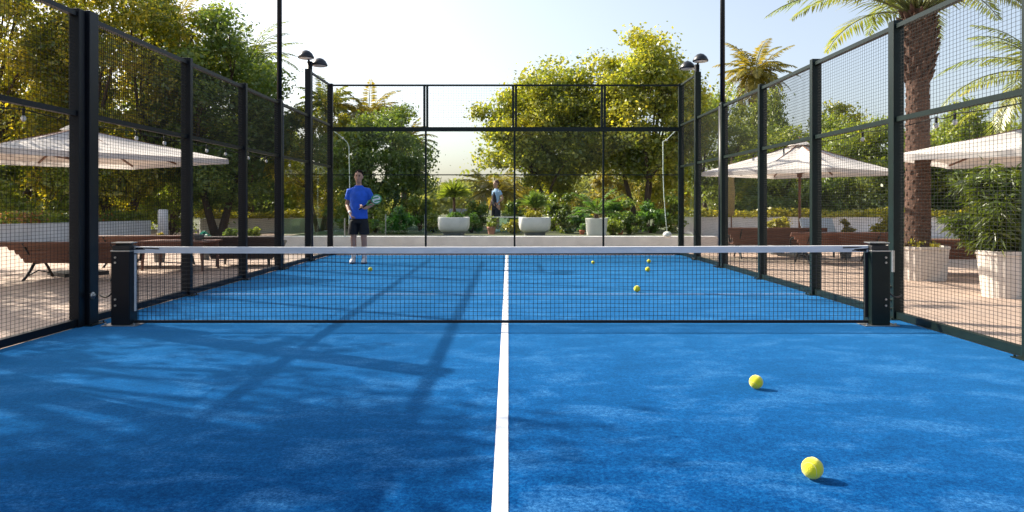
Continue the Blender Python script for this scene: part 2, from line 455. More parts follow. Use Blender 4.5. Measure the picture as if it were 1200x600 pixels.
tag(MB().box((-6.0, 18.55, -.01), (5.2, 18.83, .39)).build('garden_wall', M['wall'], bevel=.012),
    'low white rendered wall right behind the glass end of the court', 'wall')
def wall_run(pts, h, th, label):
    mb = MB()
    for p, q in zip(pts, pts[1:]):
        mb.bar((p[0], p[1], h/2-.01), (q[0], q[1], h/2-.01), th, h)
    return tag(mb.build('planter_wall', M['wall'], bevel=.012), label, 'wall')
LW = [(-17.5,16.5), (-14.9,22), (-12.9,26.5)]
LW2 = [(-12.3,29.5), (-8.9,31.5), (-6.2,31.5)]
RW = [(6.1,26.9), (22,26.3)]
wall_run(LW, .62, .3, 'long white planter wall behind the brown benches at left')
wall_run(LW2, .62, .3, 'shorter white planter wall farther back beyond the slim white pillar')
wall_run(RW, .74, .3, 'white planter wall behind the right parasol topped by a yellow hedge')
def hedge_run(pts, z0, hh, th, n, L, leaf, label, off=(0,0), flowers=False):
    t = thing('hedge', label, 'hedge')
    Q = []; Fq = []
    lens = [math.dist(p, q) for p, q in zip(pts, pts[1:])]; tot = sum(lens)
    for (p, q), l in zip(zip(pts, pts[1:]), lens):
        m_ = int(n*l/tot); s = rng.random(m_)
        bump = .62 + .38*np.sin(s*l*3.1)*np.sin(s*l*1.3+1) + .2*np.sin(s*l*9)
        P = np.stack([p[0]+(q[0]-p[0])*s + rng.normal(0, th, m_) + off[0], p[1]+(q[1]-p[1])*s + rng.normal(0, th, m_) + off[1], z0 + hh*np.clip(bump, .3, 1.4)*rng.random(m_)**.7], axis=1)
        o_ = unit(m_); o_[:, 2] = np.abs(o_[:, 2])
        qs = leaves(P, o_, L, L*.6)
        if flowers:
            k = (s*l*1.1 + .3*np.sin(s*l*4)) % 3 < .9
            k &= (rng.random(m_) < .35)
            Fq.append(qs[k]); qs = qs[~k]
        Q.append(qs)
    quads('foliage', np.concatenate(Q), leaf, t)
    if flowers: quads('flowers', np.concatenate(Fq), LF['flower'], t)
    return t
hedge_run(LW, .60, .38, .16, 9000, .09, LF['hedge'], 'low hedge with orange and red flowers on the long left wall', (-.1,.1), True)
hedge_run(LW2, .60, .40, .16, 6000, .09, LF['lime'], 'yellow green hedge on the shorter far left wall')
hedge_run(RW, .72, .36, .2, 11000, .10, LF['lime'], 'bright yellow green hedge on the right planter wall', (0,.05))

# ------------------------------------------------------------------ fences
def wires(mb, x, y0, y1, z0, z1, sv, sh, w):
    n = max(1, round((y1-y0)/sv))
    for i in range(1, n):
        y = y0+(y1-y0)*i/n; mb.box((x-w/2, y-w/2, z0), (x+w/2, y+w/2, z1))
    n = max(1, round((z1-z0)/sh))
    for i in range(1, n):
        z = z0+(z1-z0)*i/n; mb.box((x+w*.52, y0, z-w/2), (x+w*1.5, y1, z+w/2))
ZT, ZM = 3.06, 2.08
def side_fence(label, X, Ys, wide, upper_fine_from, glass_from, sgn):
    t = thing('mesh_fence', label, 'fence', (X, 0, 0))
    for i, y in enumerate(Ys):
        w, d = wide.get(i, (.085, .125))
        top = 4.02 if i >= len(Ys)-2 else ZT+.04
        MB().box((-d/2, y-w/2, 0), (d/2, y+w/2, top)).build('post', M['paint'] if sgn > 0 else M['black'], t, bevel=.006)
        fp = MB().box((-d/2-.05, y-w/2-.05, .001), (d/2+.05, y+w/2+.05, .014))
        for sx in (-1, 1):
            for sy in (-1, 1): fp.tube([(sx*(d/2+.03), y+sy*(w/2+.03), .014), (sx*(d/2+.03), y+sy*(w/2+.03), .03)], .009, 6)
        fp.build('foot_plate', M['paint'], t)
    for i, (y0, y1) in enumerate(zip(Ys, Ys[1:])):
        a = y0 + wide.get(i, (.075,))[0]/2; b = y1 - wide.get(i+1, (.075,))[0]/2
        pm = M['paint'] if sgn > 0 else M['black']
        MB().box((-.03, a, ZT-.045), (.03, b, ZT)).build('top_rail', pm, t)
        MB().box((-.028, a, ZM-.03), (.028, b, ZM+.02)).build('middle_rail', pm, t)
        MB().box((-.03, a, .015), (.03, b, .085)).build('bottom_rail', pm, t)
        up = MB()
        if y0 >= upper_fine_from: wires(up, 0, a, b, ZM+.02, ZT-.045, .040, .040, .0036)
        else: wires(up, 0, a, b, ZM+.02, ZT-.045, .052, .036, .0023)
        up.build('upper_mesh', M['wire'], t)
        if y0 >= glass_from:
            MB().box((-.006, a+.01, .09), (.006, b-.01, ZM-.035)).build('glass_panel', M['glass'], t)
        else:
            lo = MB(); wires(lo, 0, a, b, .085, ZM-.03, .054, .032, .0023); lo.build('lower_mesh', M['wire'], t)
        if i == len(Ys)-2:
            MB().box((-.022, a, 3.96), (.022, b, 4.0)).build('high_rail', pm, t)
            hi = MB(); wires(hi, 0, a, b, ZT, 3.96, .10, .06, .004); hi.build('high_mesh', M['wire'], t)
    return t
LY = [1.4, 3.4, 5.4, 7.36, 9.67, 11.7, 13.5, 15.5, YB]
RY = [1.7, 3.7, 5.7, 7.72, 9.75, 11.8, 13.9, 15.85, YB]
fl = side_fence('long mesh fence on the left of the blue court with near black posts', XL, LY, {3: (.16, .17)}, 7.0, 13.4, -1)
fr = side_fence('long mesh fence on the right of the blue court with dark green posts', XR, RY, {3: (.11, .11)}, 9.6, 15.7, 1)
# hinge hardware of the gate posts
g = MB().box((-.05, 7.16, 0), (.05, 7.27, ZT+.03)); g.build('gate_post', M['black'], fl, bevel=.006)
MB().tube([(.09, 7.30, .30), (.11, 7.30, .30)], .035, 12).tube([(.11, 7.30, .30), (.125, 7.30, .30)], .018, 10).build('bolt', M['steel'], fl, True)
lk = MB().box((-.078, 7.63, .50), (-.06, 7.66, .72)); lk.build('latch_plate', M['steel'], fr)
for z in (.11, .2, .34): MB().tube([(-.058, 7.72, z), (-.075, 7.72, z)], .012, 8).build('bolt', M['steel'], fr, True)

# glass end wall
gw = thing('glass_wall', 'glass end wall of the court with a mesh band above the dark rail', 'wall', (0, YB, 0))
BX = [XL, at(499,0,YB).x, at(603,0,YB).x, at(707,0,YB).x, XR]
MB().box((BX[0]+.05, -.03, 2.90), (BX[-1]-.05, .03, 3.0)).build('rail', M['paint'], gw)
MB().box((BX[0]+.05, -.022, 3.96), (BX[-1]-.05, .022, 4.0)).build('top_rail', M['paint'], gw)
MB().box((BX[0]+.05, -.03, .01), (BX[-1]-.05, .03, .07)).build('bottom_rail', M['black'], gw)
MB().box((BX[0]+.05, .008, 1.87), (BX[-1]-.05, .03, 1.895)).build('middle_rail', M['paint'], gw)
for i, (x0, x1) in enumerate(zip(BX, BX[1:])):
    MB().box((x0+.03, -.006, .071), (x1-.03, .006, 2.898)).build('glass_panel', M['glass'], gw)
    mb = MB(); w = .0023
    n = round((x1-x0)/.06)
    for k in range(1, n): xx = x0+(x1-x0)*k/n; mb.box((xx-w/2, -w/2, 3.0), (xx+w/2, w/2, 3.96))
    for k in range(1, 17): zz = 3.0+.96*k/17; mb.box((x0+.04, w*.52, zz-w/2), (x1-.04, w*1.5, zz+w/2))
    mb.build('mesh_panel', M['wire'], gw)
for x in BX[1:-1]:
    MB().box((x-.022, -.025, .07), (x+.022, .025, 2.90)).build('joint_post', M['paint'], gw)
    for s_ in (-1, 1):
        MB().box((x+s_*.034-.026, -.025, 3.0), (x+s_*.034+.026, .025, 3.96)).build('upper_post', M['paint'], gw)

# tall poles and lamp posts standing at the fences
def tall_pole(label, X, Y):
    t = thing('floodlight_pole', label, 'pole', (X, Y, 0), 0, 'tall poles at the fences')
    MB().tube([(0,0,0),(0,0,3.05)], .078, 14).tube([(0,0,3.05),(0,0,3.12)], [.078,.05], 14).build('lower_pole', M['black'], t, True)
    MB().tube([(0,0,3.12),(0,0,7.4)], [.048,.042], 12).build('upper_pole', M['black'], t, True)
    MB().box((-.15,-.15,0),(.15,.15,.02)).build('base_plate', M['black'], t)
    for s_ in (-1, 1):
        f_ = MB().box((s_*.3-.2,-.16,7.36),(s_*.3+.2,.12,7.44)).build('floodlight', M['lamp'], t)
        MB().box((s_*.3-.17,-.13,7.352),(s_*.3+.17,.09,7.359)).build('lens', M['lens'], f_)
tall_pole('tall dark pole rising past the picture top at the left fence', at(326,0,13.5).x-.02, 13.5+.14)
tall_pole('tall dark pole rising past the picture top at the right fence', at(848,0,13.9).x+.02, 13.9+.14)
def lamp_post(label, X, Y, s):
    t = thing('lamp_post', label, 'street lamp', (X, Y, 0), 0, 'double headed lamp posts')
    MB().tube([(0,0,0),(0,0,2.2),(0,0,4.2)], [.075,.062,.055], 14).build('pole', M['black'], t, True)
    MB().tube([(0,0,0),(0,0,.03),(0,0,.05)], [.12,.12,.08], 14).build('base', M['black'], t, True)
    for (dx, dy, z, r, tilt) in ((-s*.05, -.10, 4.30, .165, .1), (s*.15, .22, 4.20, .17, -.12)):
        h = MB().loft([(dx,dy,z-.05,r,r*.95),(dx,dy,z-.02,r*1.0,r),(dx,dy,z+.05,r*.78,r*.78),(dx,dy,z+.10,r*.45,r*.45),(dx,dy,z+.12,r*.1,r*.1)], 20)
        hd = h.build('lamp_head', M['lamp'], t, True)
        MB().loft([(dx,dy,z-.062,r*.8,r*.8),(dx,dy,z-.051,r*.85,r*.85)], 20).build('lens', M['lens'], hd)
        MB().tube([(0,0,4.16),(dx*.6,dy*.6,z-.01),(dx,dy,z+.02)], .022, 8).build('arm', M['black'], t, True)
lamp_post('lamp post with two dark domed heads at the left fence', at(362,0,15.5).x-.02, 15.5+.14, 1)
lamp_post('lamp post with two dark domed heads at the right fence', at(817,0,15.85).x+.03, 15.85+.14, -1)
def string_lights(label, X, pts):
    t = thing('string_lights', label, 'lights', (X, 0, 0))
    c = MB()
    for p, q in zip(pts, pts[1:]):
        c.tube(curve3((0,p,ZM-.04), (0,q,ZM-.04), (0,0,-.05), 6), .005, 5)
    c.build('cable', M['wire'], t, True)
    for y in pts:
        b = MB().ball((0, y, ZM-.12), .022, 10, 8, sc=(1,1,1.3)).build('bulb', M['bulb'], t, True)
        MB().tube([(0,y,ZM-.03),(0,y,ZM-.10)], .012, 8).build('socket', M['wire'], b, True)
string_lights('string of small white bulbs hanging along the left fence rail', XL-.12, [5.6, 6.6, 8.6, 9.3, 9.95, 10.6, 11.3, 12.3, 13.2, 14.6])
string_lights('string of small white bulbs hanging along the right fence rail', XR+.12, [5.5, 6.9, 7.2, 8.7, 10.1, 11.2, 12.6, 14.6])
def hose(label, pts, box=None):
    t = thing('cable', label, 'cable', tuple(at(*pts[0], YB+.35)))
    o = at(*pts[0], YB+.35)
    P = [at(x, y, YB+.35)-o for x, y in pts]
    MB().tube(P, .010, 6).build('line', M['hose'], t, True)
    MB().ball(P[1 if len(P) < 4 else 2], .026).build('joint', M['bulb'], t, True)
    if box: MB().ball(at(*box, YB+.35)-o, .09, sc=(1.2,1,.9)).build('box', M['bulb'], t, True)
hose('pale green cable hanging from the top left corner of the glass', [(390,153),(396,157),(402,162),(407,167),(409,172),(409.5,200),(410,232),(409,262),(411,276)])
hose('pale cable hanging from the top right corner of the glass down to a white knob', [(792,153),(787,158),(781,164),(777,166),(777,200),(778,228),(780,255),(782,274)], (782,275))

# ------------------------------------------------------------------ net
NY = 7.35
nt_ = thing('court_net', 'black court net with a white top tape across the court', 'net', (0, NY, 0))
nx0, nx1 = at(157.5,0,NY).x, at(1017,0,NY).x
def ztop(x):
    u = (x-nx0)/(nx1-nx0); return .785 + .012*(u-.5) - .012*4*u*(1-u)*.7
mb = MB(); w = .0036; n = round((nx1-nx0)/.0425)
for i in range(1, n):
    x = nx0+(nx1-nx0)*i/n; dx = .004*math.sin(i*1.7)
    mb.bar((x, 0, .05), (x+dx, 0, ztop(x)-.05), w, w)
for k in range(1, 17):
    z = .05 + .7*k/17
    pts = [(nx0+(nx1-nx0)*j/30, .0045, z*(ztop(nx0+(nx1-nx0)*j/30)/.785) + .003*math.sin(j*.9+k)) for j in range(31)]
    mb.tube(pts, w*.52, 4)
mb.build('mesh', M['netcord'], nt_)
tp = MB(); J = 60
for j in range(J):
    xa, xb = nx0+(nx1-nx0)*j/J, nx0+(nx1-nx0)*(j+1)/J; za, zb = ztop(xa), ztop(xb)
    ya, yb = .003*math.sin(j*.8), .003*math.sin((j+1)*.8)
    tp.add([(xa,ya-.008,za-.066),(xb,yb-.008,zb-.066),(xb,yb-.010,zb-.004),(xa,ya-.010,za-.004),(xa,ya,za),(xb,yb,zb),(xb,yb+.010,zb-.004),(xa,ya+.010,za-.004),(xb,yb+.008,zb-.066),(xa,ya+.008,za-.066)],
           [(0,1,2,3),(3,2,5,4),(4,5,6,7),(7,6,8,9),(9,8,1,0)])
tp.build('top_tape', M['tape'], nt_)
MB().box((nx0,-.008,.022),(nx1,.008,.05)).build('bottom_band', M['netcord'], nt_)
MB().box((nx0,-.006,.14),(nx0+.017,.006,.70)).build('side_band', M['tape'], nt_)
MB().box((nx1-.03,-.006,.08),(nx1,.006,.72)).build('side_band', M['netcord'], nt_)
MB().tube([(nx0-.1,0,.775),(nx0+.25,-.012,.757)], .006, 6).tube([(nx1-.25,-.012,.767),(nx1+.1,0,.78)], .006, 6).build('cable', M['iron'], nt_)
lace = MB()
for k in range(6): lace.tube([(nx1-.02,-.013,.73+.01*(k%3)),(nx1-.06-.02*k,-.014,.75-.012*(k%2)),(nx1+.03,-.012,.76)], .004, 5)
for k in range(4): lace.tube([(nx0-.01,-.013,.77),(nx0+.05+.02*k,-.014,.76-.008*(k%2)),(nx0-.03,-.012,.75)], .004, 5)
lace.build('lacing', M['netcord'], nt_)
def net_post(label, xc, s, pm):
    t = thing('net_post', label, 'post', (xc, NY, .006), 0, 'net posts')
    MB().box((-.092,-.085,.008),(.092,.085,.725)).build('column', pm, t, bevel=.008)
    MB().box((-.096,-.089,.725),(.096,.089,.74)).build('collar', M['steel'], t, bevel=.003)
    MB().box((-.085,-.07,.74),(.085,.07,.785)).build('head', M['iron'], t, bevel=.006)
    MB().tube([(-.075,0,.785),(.075,0,.785)], .028, 12).build('winder', M['iron'], t, True)
    MB().box((-.1,-.06,.787+.02),(.1,.06,.787+.03)).build('cap', M['steel'], t, bevel=.002)
    pl = MB().box((-.17,-.12,.0),(.17,.12,.008)); pl.build('base_plate', M['steel'], t, bevel=.002)
    for x in (-.14,.14):
        for y in (-.09,.09): MB().tube([(x,y,.008),(x,y,.028)], .012, 6).build('bolt', M['steel'], t)
    for z in (.20,.26,.62,.67): MB().tube([(-s*.045,-.086,z),(-s*.045,-.096,z)], .011, 8).build('screw', M['steel'], t)
    st = MB().tube(curve3((-s*.093,.0,.36),(-s*.30,.1,.28),(0,0,-.10),8), .008, 6)
    st.build('strap', M['iron'], t, True)
net_post('dark net post at the left end of the net beside the wide fence post', at(146,0,NY).x, 1, M['black'])
net_post('dark green net post at the right end of the net', at(1027.5,0,NY).x, -1, M['paint'])

# ------------------------------------------------------------------ balls
def ball(label, px, py_bottom, d):
    Y = F*HC/(py_bottom-PY); X = (px-PX)*Y/F; r = d/2
    t = thing('tennis_ball', label, 'ball', (X, Y, .008), 0, 'yellow balls on the court')
    MB().ball((0,0,r), r, 28, 18).build('felt', M['ball'], t, True)
    s = MB(); pts = []
    for k in range(49):
        a = 2*math.pi*k/48; A, B = .44*math.pi, .44
        th = math.pi/2 - (math.pi/2-B)*math.cos(a); ph = a/2 + .3*math.sin(2*a)
        x = math.cos(a) + .34*math.cos(3*a); y = math.sin(a) - .34*math.sin(3*a); z = 1.17*math.sin(2*a)
        v = Vector((x,y,z)).normalized()*r*.998
        v.rotate(Matrix.Rotation(px*.7, 3, 'X')); pts.append(v + Vector((0,0,r)))
    s.tube(pts, r*.032, 5); s.build('seam', M['seam'], t, True)
ball('large yellow ball nearest the camera at bottom right', 952, 563, .091)
ball('yellow ball in front of the net, the smaller one of the two near balls', 886, 457, .088)
ball('yellow ball just behind the net on the right half', 746.5, 343, .09)
ball('yellow ball far behind the net, nearer one of the close pair', 759, 319, .086)
ball('yellow ball far behind the net, farther one of the close pair', 760.5, 309, .084)
ball('tiny yellow ball by the feet of the man in blue', 434, 318.5, .075)
ball('small dull ball far behind the net near the middle of the right half', 695, 310, .068)

# ------------------------------------------------------------------ parasols
def parasol(label, loc, half, z_edge, z_top, rz, sag=.08):
    t = thing('parasol', label, 'parasol', loc, rz, 'white parasols on the terraces')
    mb = MB(); n = 10; S = 48
    def edge(k):       # point on the square outline, canopy scalloped a little between ribs
        a = 4*k/S; i = int(a) % 4; u = a-int(a)
        cs = [(1,1),(-1,1),(-1,-1),(1,-1)]
        p, q = cs[i], cs[(i+1) % 4]
        x, y = p[0]+(q[0]-p[0])*u, p[1]+(q[1]-p[1])*u
        sc = 1 - .035*math.sin(math.pi*((u*2) % 1))
        return x*half*.7071*sc, y*half*.7071*sc, u
    for th in (0, -.006):
        vs, fs = [], []
        for j in range(n+1):
            s_ = j/n
            for k in range(S):
                x, y, u = edge(k); z = z_top + (z_edge-z_top)*(s_**.93) - sag*math.sin(math.pi*s_)*abs(math.sin(math.pi*2*u))
                vs.append((x*max(s_, .012), y*max(s_, .012), z+th))
        for j in range(n):
            for k in range(S):
                k2 = (k+1) % S; f = (j*S+k, (j+1)*S+k, (j+1)*S+k2, j*S+k2)
                fs.append(f if th == 0 else tuple(reversed(f)))
        mb.add(vs, fs)
    # short valance
    vs, fs = [], []
    for k in range(S):
        x, y, u = edge(k); vs += [(x,y,z_edge-.006),(x*1.002,y*1.002,z_edge-.085)]
    for k in range(S): k2 = (k+1) % S; fs.append((2*k,2*k+1,2*k2+1,2*k2))
    mb.add(vs, fs)
    mb.build('canopy', M['canvas'], t, True)
    vt = MB().loft([(0,0,z_top-.06,.30,.30),(0,0,z_top+.02,.16,.16),(0,0,z_top+.055,.03,.03)], 4, 0).build('vent', M['canvas'], t)
    MB().tube([(0,0,0),(0,0,z_top-.02)], .03, 12).build('pole', M['pole'], t, True)
    MB().tube([(0,0,z_top+.05),(0,0,z_top+.13)], [.03,.012], 8).build('finial', M['pole'], t, True)
    MB().box((-.35,-.35,0),(.35,.35,.06)).tube([(0,0,.06),(0,0,.34)], .045, 12).build('base', M['iron'], t)
    MB().tube([(0,0,z_edge-.12),(0,0,z_edge)], .06, 10).build('hub', M['pole'], t, True)
    for k in range(8):
        x, y, u = edge(k*6); m = 1
        rb = MB().bar((x*.02,y*.02,z_top-.035),(x*.985,y*.985,z_edge-.025), .022, .03).build('rib', M['pole'], t)
        MB().bar((0,0,z_edge-.05),(x*.5,y*.5,(z_top+z_edge)/2-.05), .018, .022).build('strut', M['pole'], rb)
parasol('big white parasol over the benches on the left terrace', (at(92,0,12.6).x, 12.6, 0), 2.45, 1.98, 2.50, R(52))
parasol('white parasol with a brown wooden pole beyond the right fence', (at(937,0,17).x, 17.0, 0), 2.2, 1.93, 2.60, R(40))
parasol('white parasol at the right edge above the bushy potted bamboo', (at(1238,0,11.2).x, 11.2, 0), 2.55, 1.93, 2.46, R(48))

# ------------------------------------------------------------------ benches
def make_bench(label):
    t = thing('bench', label, 'bench', (0,0,0), 0, 'brown wooden benches on the terraces')
    Lb = 1.7
    back = MB()
    prof = [(.02,.30),(-.03,.37),(-.07,.44),(-.12,.51),(-.19,.57)]      # leaning backrest slats
    for i, (y, z) in enumerate(prof):
        L = Lb + .02*i + .028*i*i
        p, q = (-L/2, y, z), (L/2, y, z)
        back.bar(p, q, .035, .079, up=(0,-.62,1))
    back.build('backrest', M['wood'], t, bevel=.004)
    seat = MB()
    for i in range(5): seat.box((-Lb/2, .07+.085*i, .27-.006*i*(i < 3)), (Lb/2, .145+.085*i, .30-.006*i*(i < 3)))
    seat.build('seat', M['wood'], t, bevel=.004)
    for s_ in (-1, 1):
        x = s_*(Lb/2-.14)
        leg = MB().tube([(x,-.20,0),(x,-.13,.05),(x,-.02,.16),(x,.06,.255)], [.022,.02,.024,.022], 8)
        leg.tube([(x,.50,0),(x,.46,.06),(x,.38,.17),(x,.30,.262)], [.022,.02,.022,.02], 8)
        leg.tube([(x,.04,.255),(x,.44,.262)], .02, 8).tube([(x,.05,.25),(x,.0,.34),(x,-.11,.46),(x,-.215,.59)], .016, 8)
        leg.tube([(x,-.12,.06),(x,.15,.13),(x,.44,.07)], .012, 6)
        leg.build('leg', M['iron'], t, True)
        arm = MB().tube([(s_*(Lb/2+.05),-.16,.56),(s_*(Lb/2+.02),.05,.50),(s_*(Lb/2),.32,.48),(s_*(Lb/2),.40,.44),(s_*(Lb/2-.02),.42,.30)], .02, 8)
        arm.build('armrest', M['iron'], t, True)
    return t
b0 = make_bench('brown slatted bench nearest the left edge seen from behind')
def put(x, y, rz): b = (at(x, 0, y).x, y, 0); return b, rz
b0.location, b0.rotation_euler.z = put(88, 11.75, R(-3))
dup(b0, *put(172, 14.2, R(3)), 'brown bench just behind the left net post, second from the left edge')
rat = mat('dark brown rattan', (.045,.026,.021), .6, .4, 30, bump=.8, bscale=60)
def sofa(label, px, Y, rz, L):
    t = thing('sofa', label, 'sofa', (at(px,0,Y).x, Y, 0), rz)
    back = MB()
    for k in range(5):
        z = .2+.085*k; o = .012*k*k*.5
        back.bar((-L/2-.03*k, -.02-o, z), (L/2+.03*k, -.02-o, z), .07, .092, up=(0,-.25,1))
    back.build('backrest', rat, t, bevel=.012)
    MB().box((-L/2+.06,.03,.19),(L/2-.06,.66,.30)).build('seat', rat, t, bevel=.015)
    for s_ in (-1, 1):
        MB().bar((s_*(L/2-.02),.03,.18),(s_*(L/2+.10),.03,.50),.07,.1,up=(0,1,0)).bar((s_*(L/2-.02),.60,.18),(s_*(L/2+.08),.60,.44),.07,.1,up=(0,1,0)).bar((s_*(L/2+.10),-.02,.50),(s_*(L/2+.08),.66,.45),.09,.05).build('armrest', rat, t, bevel=.012)
        for y in (.04,.60): MB().tube([(s_*(L/2-.1),y,.19),(s_*(L/2-.08),y,0)], [.03,.02], 8).build('leg', M['iron'], t)
    for k in range(2): MB().box((-L/2+.09+k*(L/2-.08),.05,.302),(-.02+k*(L/2-.08)+.0,.62,.40)).build('cushion', M['cushion'], t, bevel=.03)
    return t
sofa('dark brown rattan sofa closest to the tall pole on the left terrace', 284, 14.2, R(5), 1.15)
t = thing('table', 'low brown wooden table between the left benches and the dark rattan sofa', 'table', (at(212,0,13.6).x, 13.6, 0), R(-4))
tb = MB()
for k in range(6): tb.box((-.62,-.36+.122*k,.50),(.62,-.25+.122*k,.535))
tb.build('table_top', M['wood'], t, bevel=.004)
MB().box((-.56,-.31,.42),(.56,-.28,.498)).box((-.56,.28,.42),(.56,.31,.498)).build('apron', M['wood'], t)
for x in (-.54,.54):
    for y in (-.29,.29): MB().tube([(x,y,.50),(x*1.04,y*1.04,0)], [.035,.024], 8).build('leg', M['wood'], t)
def bowl(label, dx, dy, leaf):
    X = at(212,0,13.6).x+dx
    tb_ = pot_lathe('flower_bowl', label, (X, 13.6+dy, .536), [(.06,0),(.065,.01),(.11,.085),(.115,.10)], M['grey'], 24, 0, cat='bowl')
    return tb_
def later_tables():
    bowl('small grey bowl standing on the low brown table on the left terrace', .3, .05, None)
dup(b0, *put(905, 16.4, R(-4)), 'brown bench under the right parasol beside its pole', (1,1,1.12))
dup(b0, *put(985, 14.9, R(4)), 'brown bench just left of the right net post, behind the net end', (1,1,1.05))
dup(b0, *put(1125, 12.6, R(-8)), 'brown bench between the big palm pot and the bamboo pot')

# lounge chair with a pale tilted back
t = thing('lounge_chair', 'lounge chair with a pale blue tilted back beside the right parasol pole', 'chair', (at(961,0,16.6).x, 16.6, 0), R(-6))
MB().bar((0,-.02,.48),(0,.34,.86),.72,.07,up=(0,-1,1)).build('backrest', M['cushion'], t, bevel=.02)
MB().box((-.36,-.72,.36),(.36,-.02,.45)).build('seat', M['wood'], t, bevel=.02)
for x in (-.33,.33):
    for y in (-.68,.1): MB().tube([(x,y,0),(x,y*.95,.37)], .022, 8).build('leg', M['iron'], t, True)

# ------------------------------------------------------------------ planters
def pot_lathe(name, label, loc, prof, mat_, n=40, ribs=0, cat='planter', group=None, square=None, soil=True):
    t = thing(name, label, cat, loc, 0, group)
    mb = MB()
    rings = [(0,0,z,r,r) for r, z in prof]
    r_in, z_in = prof[-1][0]-.035, prof[-1][1]
    rings += [(0,0,z_in,r_in,r_in),(0,0,z_in-.08,r_in-.01,r_in-.01)]
    mb.loft(rings, n if not square else 32, 0, square or 2.0)
    if ribs:
        for i, v in enumerate(mb.v):
            k = i % n
            if k % 2: mb.v[i] = (v[0]*.975, v[1]*.975, v[2])
    mb.build('pot', mat_, t, not ribs and not square)
    if soil: MB().loft([(0,0,z_in-.079,r_in*.97,r_in*.97),(0,0,z_in-.05,r_in*.9,r_in*.9)], 20, 0, square or 2.0).build('soil', M['soil'], t)
    return t
pl_ = at(1075.5,0,11.9)
pot_lathe('planter', 'large ribbed white pot at the foot of the tall palm on the right', (pl_.x, 11.9, 0), [(.40,0),(.405,.04),(.44,.48),(.455,.49),(.455,.53)], M['potrib'], 64, 1, group='white planters')
palm('tall palm with a thick brown trunk growing from the ribbed white pot', (pl_.x+.0, 11.9, .45), 3.85, .165, 28, 2.4, LF['palm'], lmax=.50, nl=46, lw=.032, el=(.42, 1.3), droop=(.95, 1.5), separate=True, boots=True)
bush('low yellow green ground cover around the palm trunk in its pot', (pl_.x, 11.9, .45), (.36,.36,.10), 900, .07, .03, LF['lime'], 14, .1, 'plant', 'ground_plant')
bp_ = at(1176,0,9.6)
pot_lathe('planter', 'tall tapered white pot with the bamboo at the right edge', (bp_.x, 9.6, 0), [(.24,0),(.245,.03),(.30,.54),(.315,.55),(.315,.6)], M['potrib'], 48, 1, group='white planters')
t = thing('bamboo', 'bushy bright green bamboo in the tapered white pot at the right edge', 'plant', (bp_.x, 9.6, .52))
mb = MB(); tips = []
for i in range(46):
    a = random.uniform(0, 6.28); r = random.uniform(.02, .2); h = random.uniform(.35, 1.08); o = random.uniform(.08, .58)
    p = curve3((math.cos(a)*r*.6, math.sin(a)*r*.6, -.03), (math.cos(a)*o, math.sin(a)*o, h), (0,0,h*.25), 7)
    mb.tube(p, [.008,.0075,.007,.006,.005,.004,.003], 5)
    for q in p[2:]: tips += [tuple(q), tuple(q + Vector((random.gauss(0,.06), random.gauss(0,.06), random.gauss(0,.05))))]
mb.build('stem', M['stem'], t, True)
tips = np.array(tips)
NB = 15000
ii = rng.integers(0, len(tips), NB); d = unit(NB); d[:, 2] = d[:, 2]*.5 - .15
d /= np.linalg.norm(d, axis=1, keepdims=True); p = tips[ii] + d*rng.uniform(0, .10, (NB,1))
w = np.cross(d, unit(NB)); w /= np.linalg.norm(w, axis=1, keepdims=True); L = rng.uniform(.08, .17, (NB,1))
quads('foliage', np.stack([p, p+d*L*.4+w*.0135, p+d*L+np.array([0,0,-.03]), p+d*L*.4-w*.0135], axis=1), LF['bamboo'], t)

later_tables()
def garden_planter(label, px, half_w, ztop, Y, kind):
    loc = (at(px,0,Y).x, Y, .34)
    if kind == 'bowl':
        t = thing('planter', label, 'planter', loc, 0, 'white planters')
        r = half_w
        mb = MB().loft([(0,0,.10,r*.72,r*.72),(0,0,.13,r*.86,r*.86),(0,0,.20,r*.96,r*.96),(0,0,.30,r,r),(0,0,ztop-.02,r,r),(0,0,ztop,r*.98,r*.98),(0,0,ztop,r*.9,r*.9),(0,0,ztop-.06,r*.88,r*.88)], 40, 0, 5)
        mb.build('pot', M['pot'], t, True)
        MB().loft([(0,0,0,r*.66,r*.66),(0,0,.10,r*.68,r*.68)], 40, 0, 5).build('foot', M['grey'], t)
        MB().loft([(0,0,ztop-.059,r*.87,r*.87),(0,0,ztop-.03,r*.8,r*.8)], 24, 0, 5).build('soil', M['soil'], t)
    else:
        pot_lathe('planter', label, loc, [(half_w*.82,0),(half_w*.85,.05),(half_w*.98,ztop-.02),(half_w,ztop)], M['pot'], 40, 0, group='white planters')
    return loc
l1 = garden_planter('wide white bowl planter holding the round topped palm, left of the far person', 532, .42, .50, 20.2, 'bowl')
l2 = garden_planter('wide white bowl planter with the spiky palm, right of the far person', 626.5, .43, .50, 20.2, 'bowl')
l3 = garden_planter('tapered white pot behind the third glass joint', 699, .31, .48, 20.0, 'tub')
yucca('round topped green palm on a short stem in the left bowl planter', (l1[0], l1[1], l1[2]+.42), .62, 460, .55, .05, LF['hedge'], up=.2, group='palms in planters')
bush('low green ground cover filling the left bowl planter', (l1[0], l1[1], l1[2]+.42), (.33,.33,.10), 900, .08, .04, LF['fresh'], 14, .1, 'plant', 'ground_plant')
yucca('spiky dark green palm in the bowl planter right of the far person', (l2[0], l2[1], l2[2]+.42), .32, 260, .56, .045, LF['deep'], up=.45, group='palms in planters', spreadz=1.5)
bush('yellow green ground cover in the bowl planter with the spiky palm', (l2[0], l2[1], l2[2]+.42), (.36,.36,.12), 900, .08, .04, LF['lime'], 14, .1, 'plant', 'ground_plant')
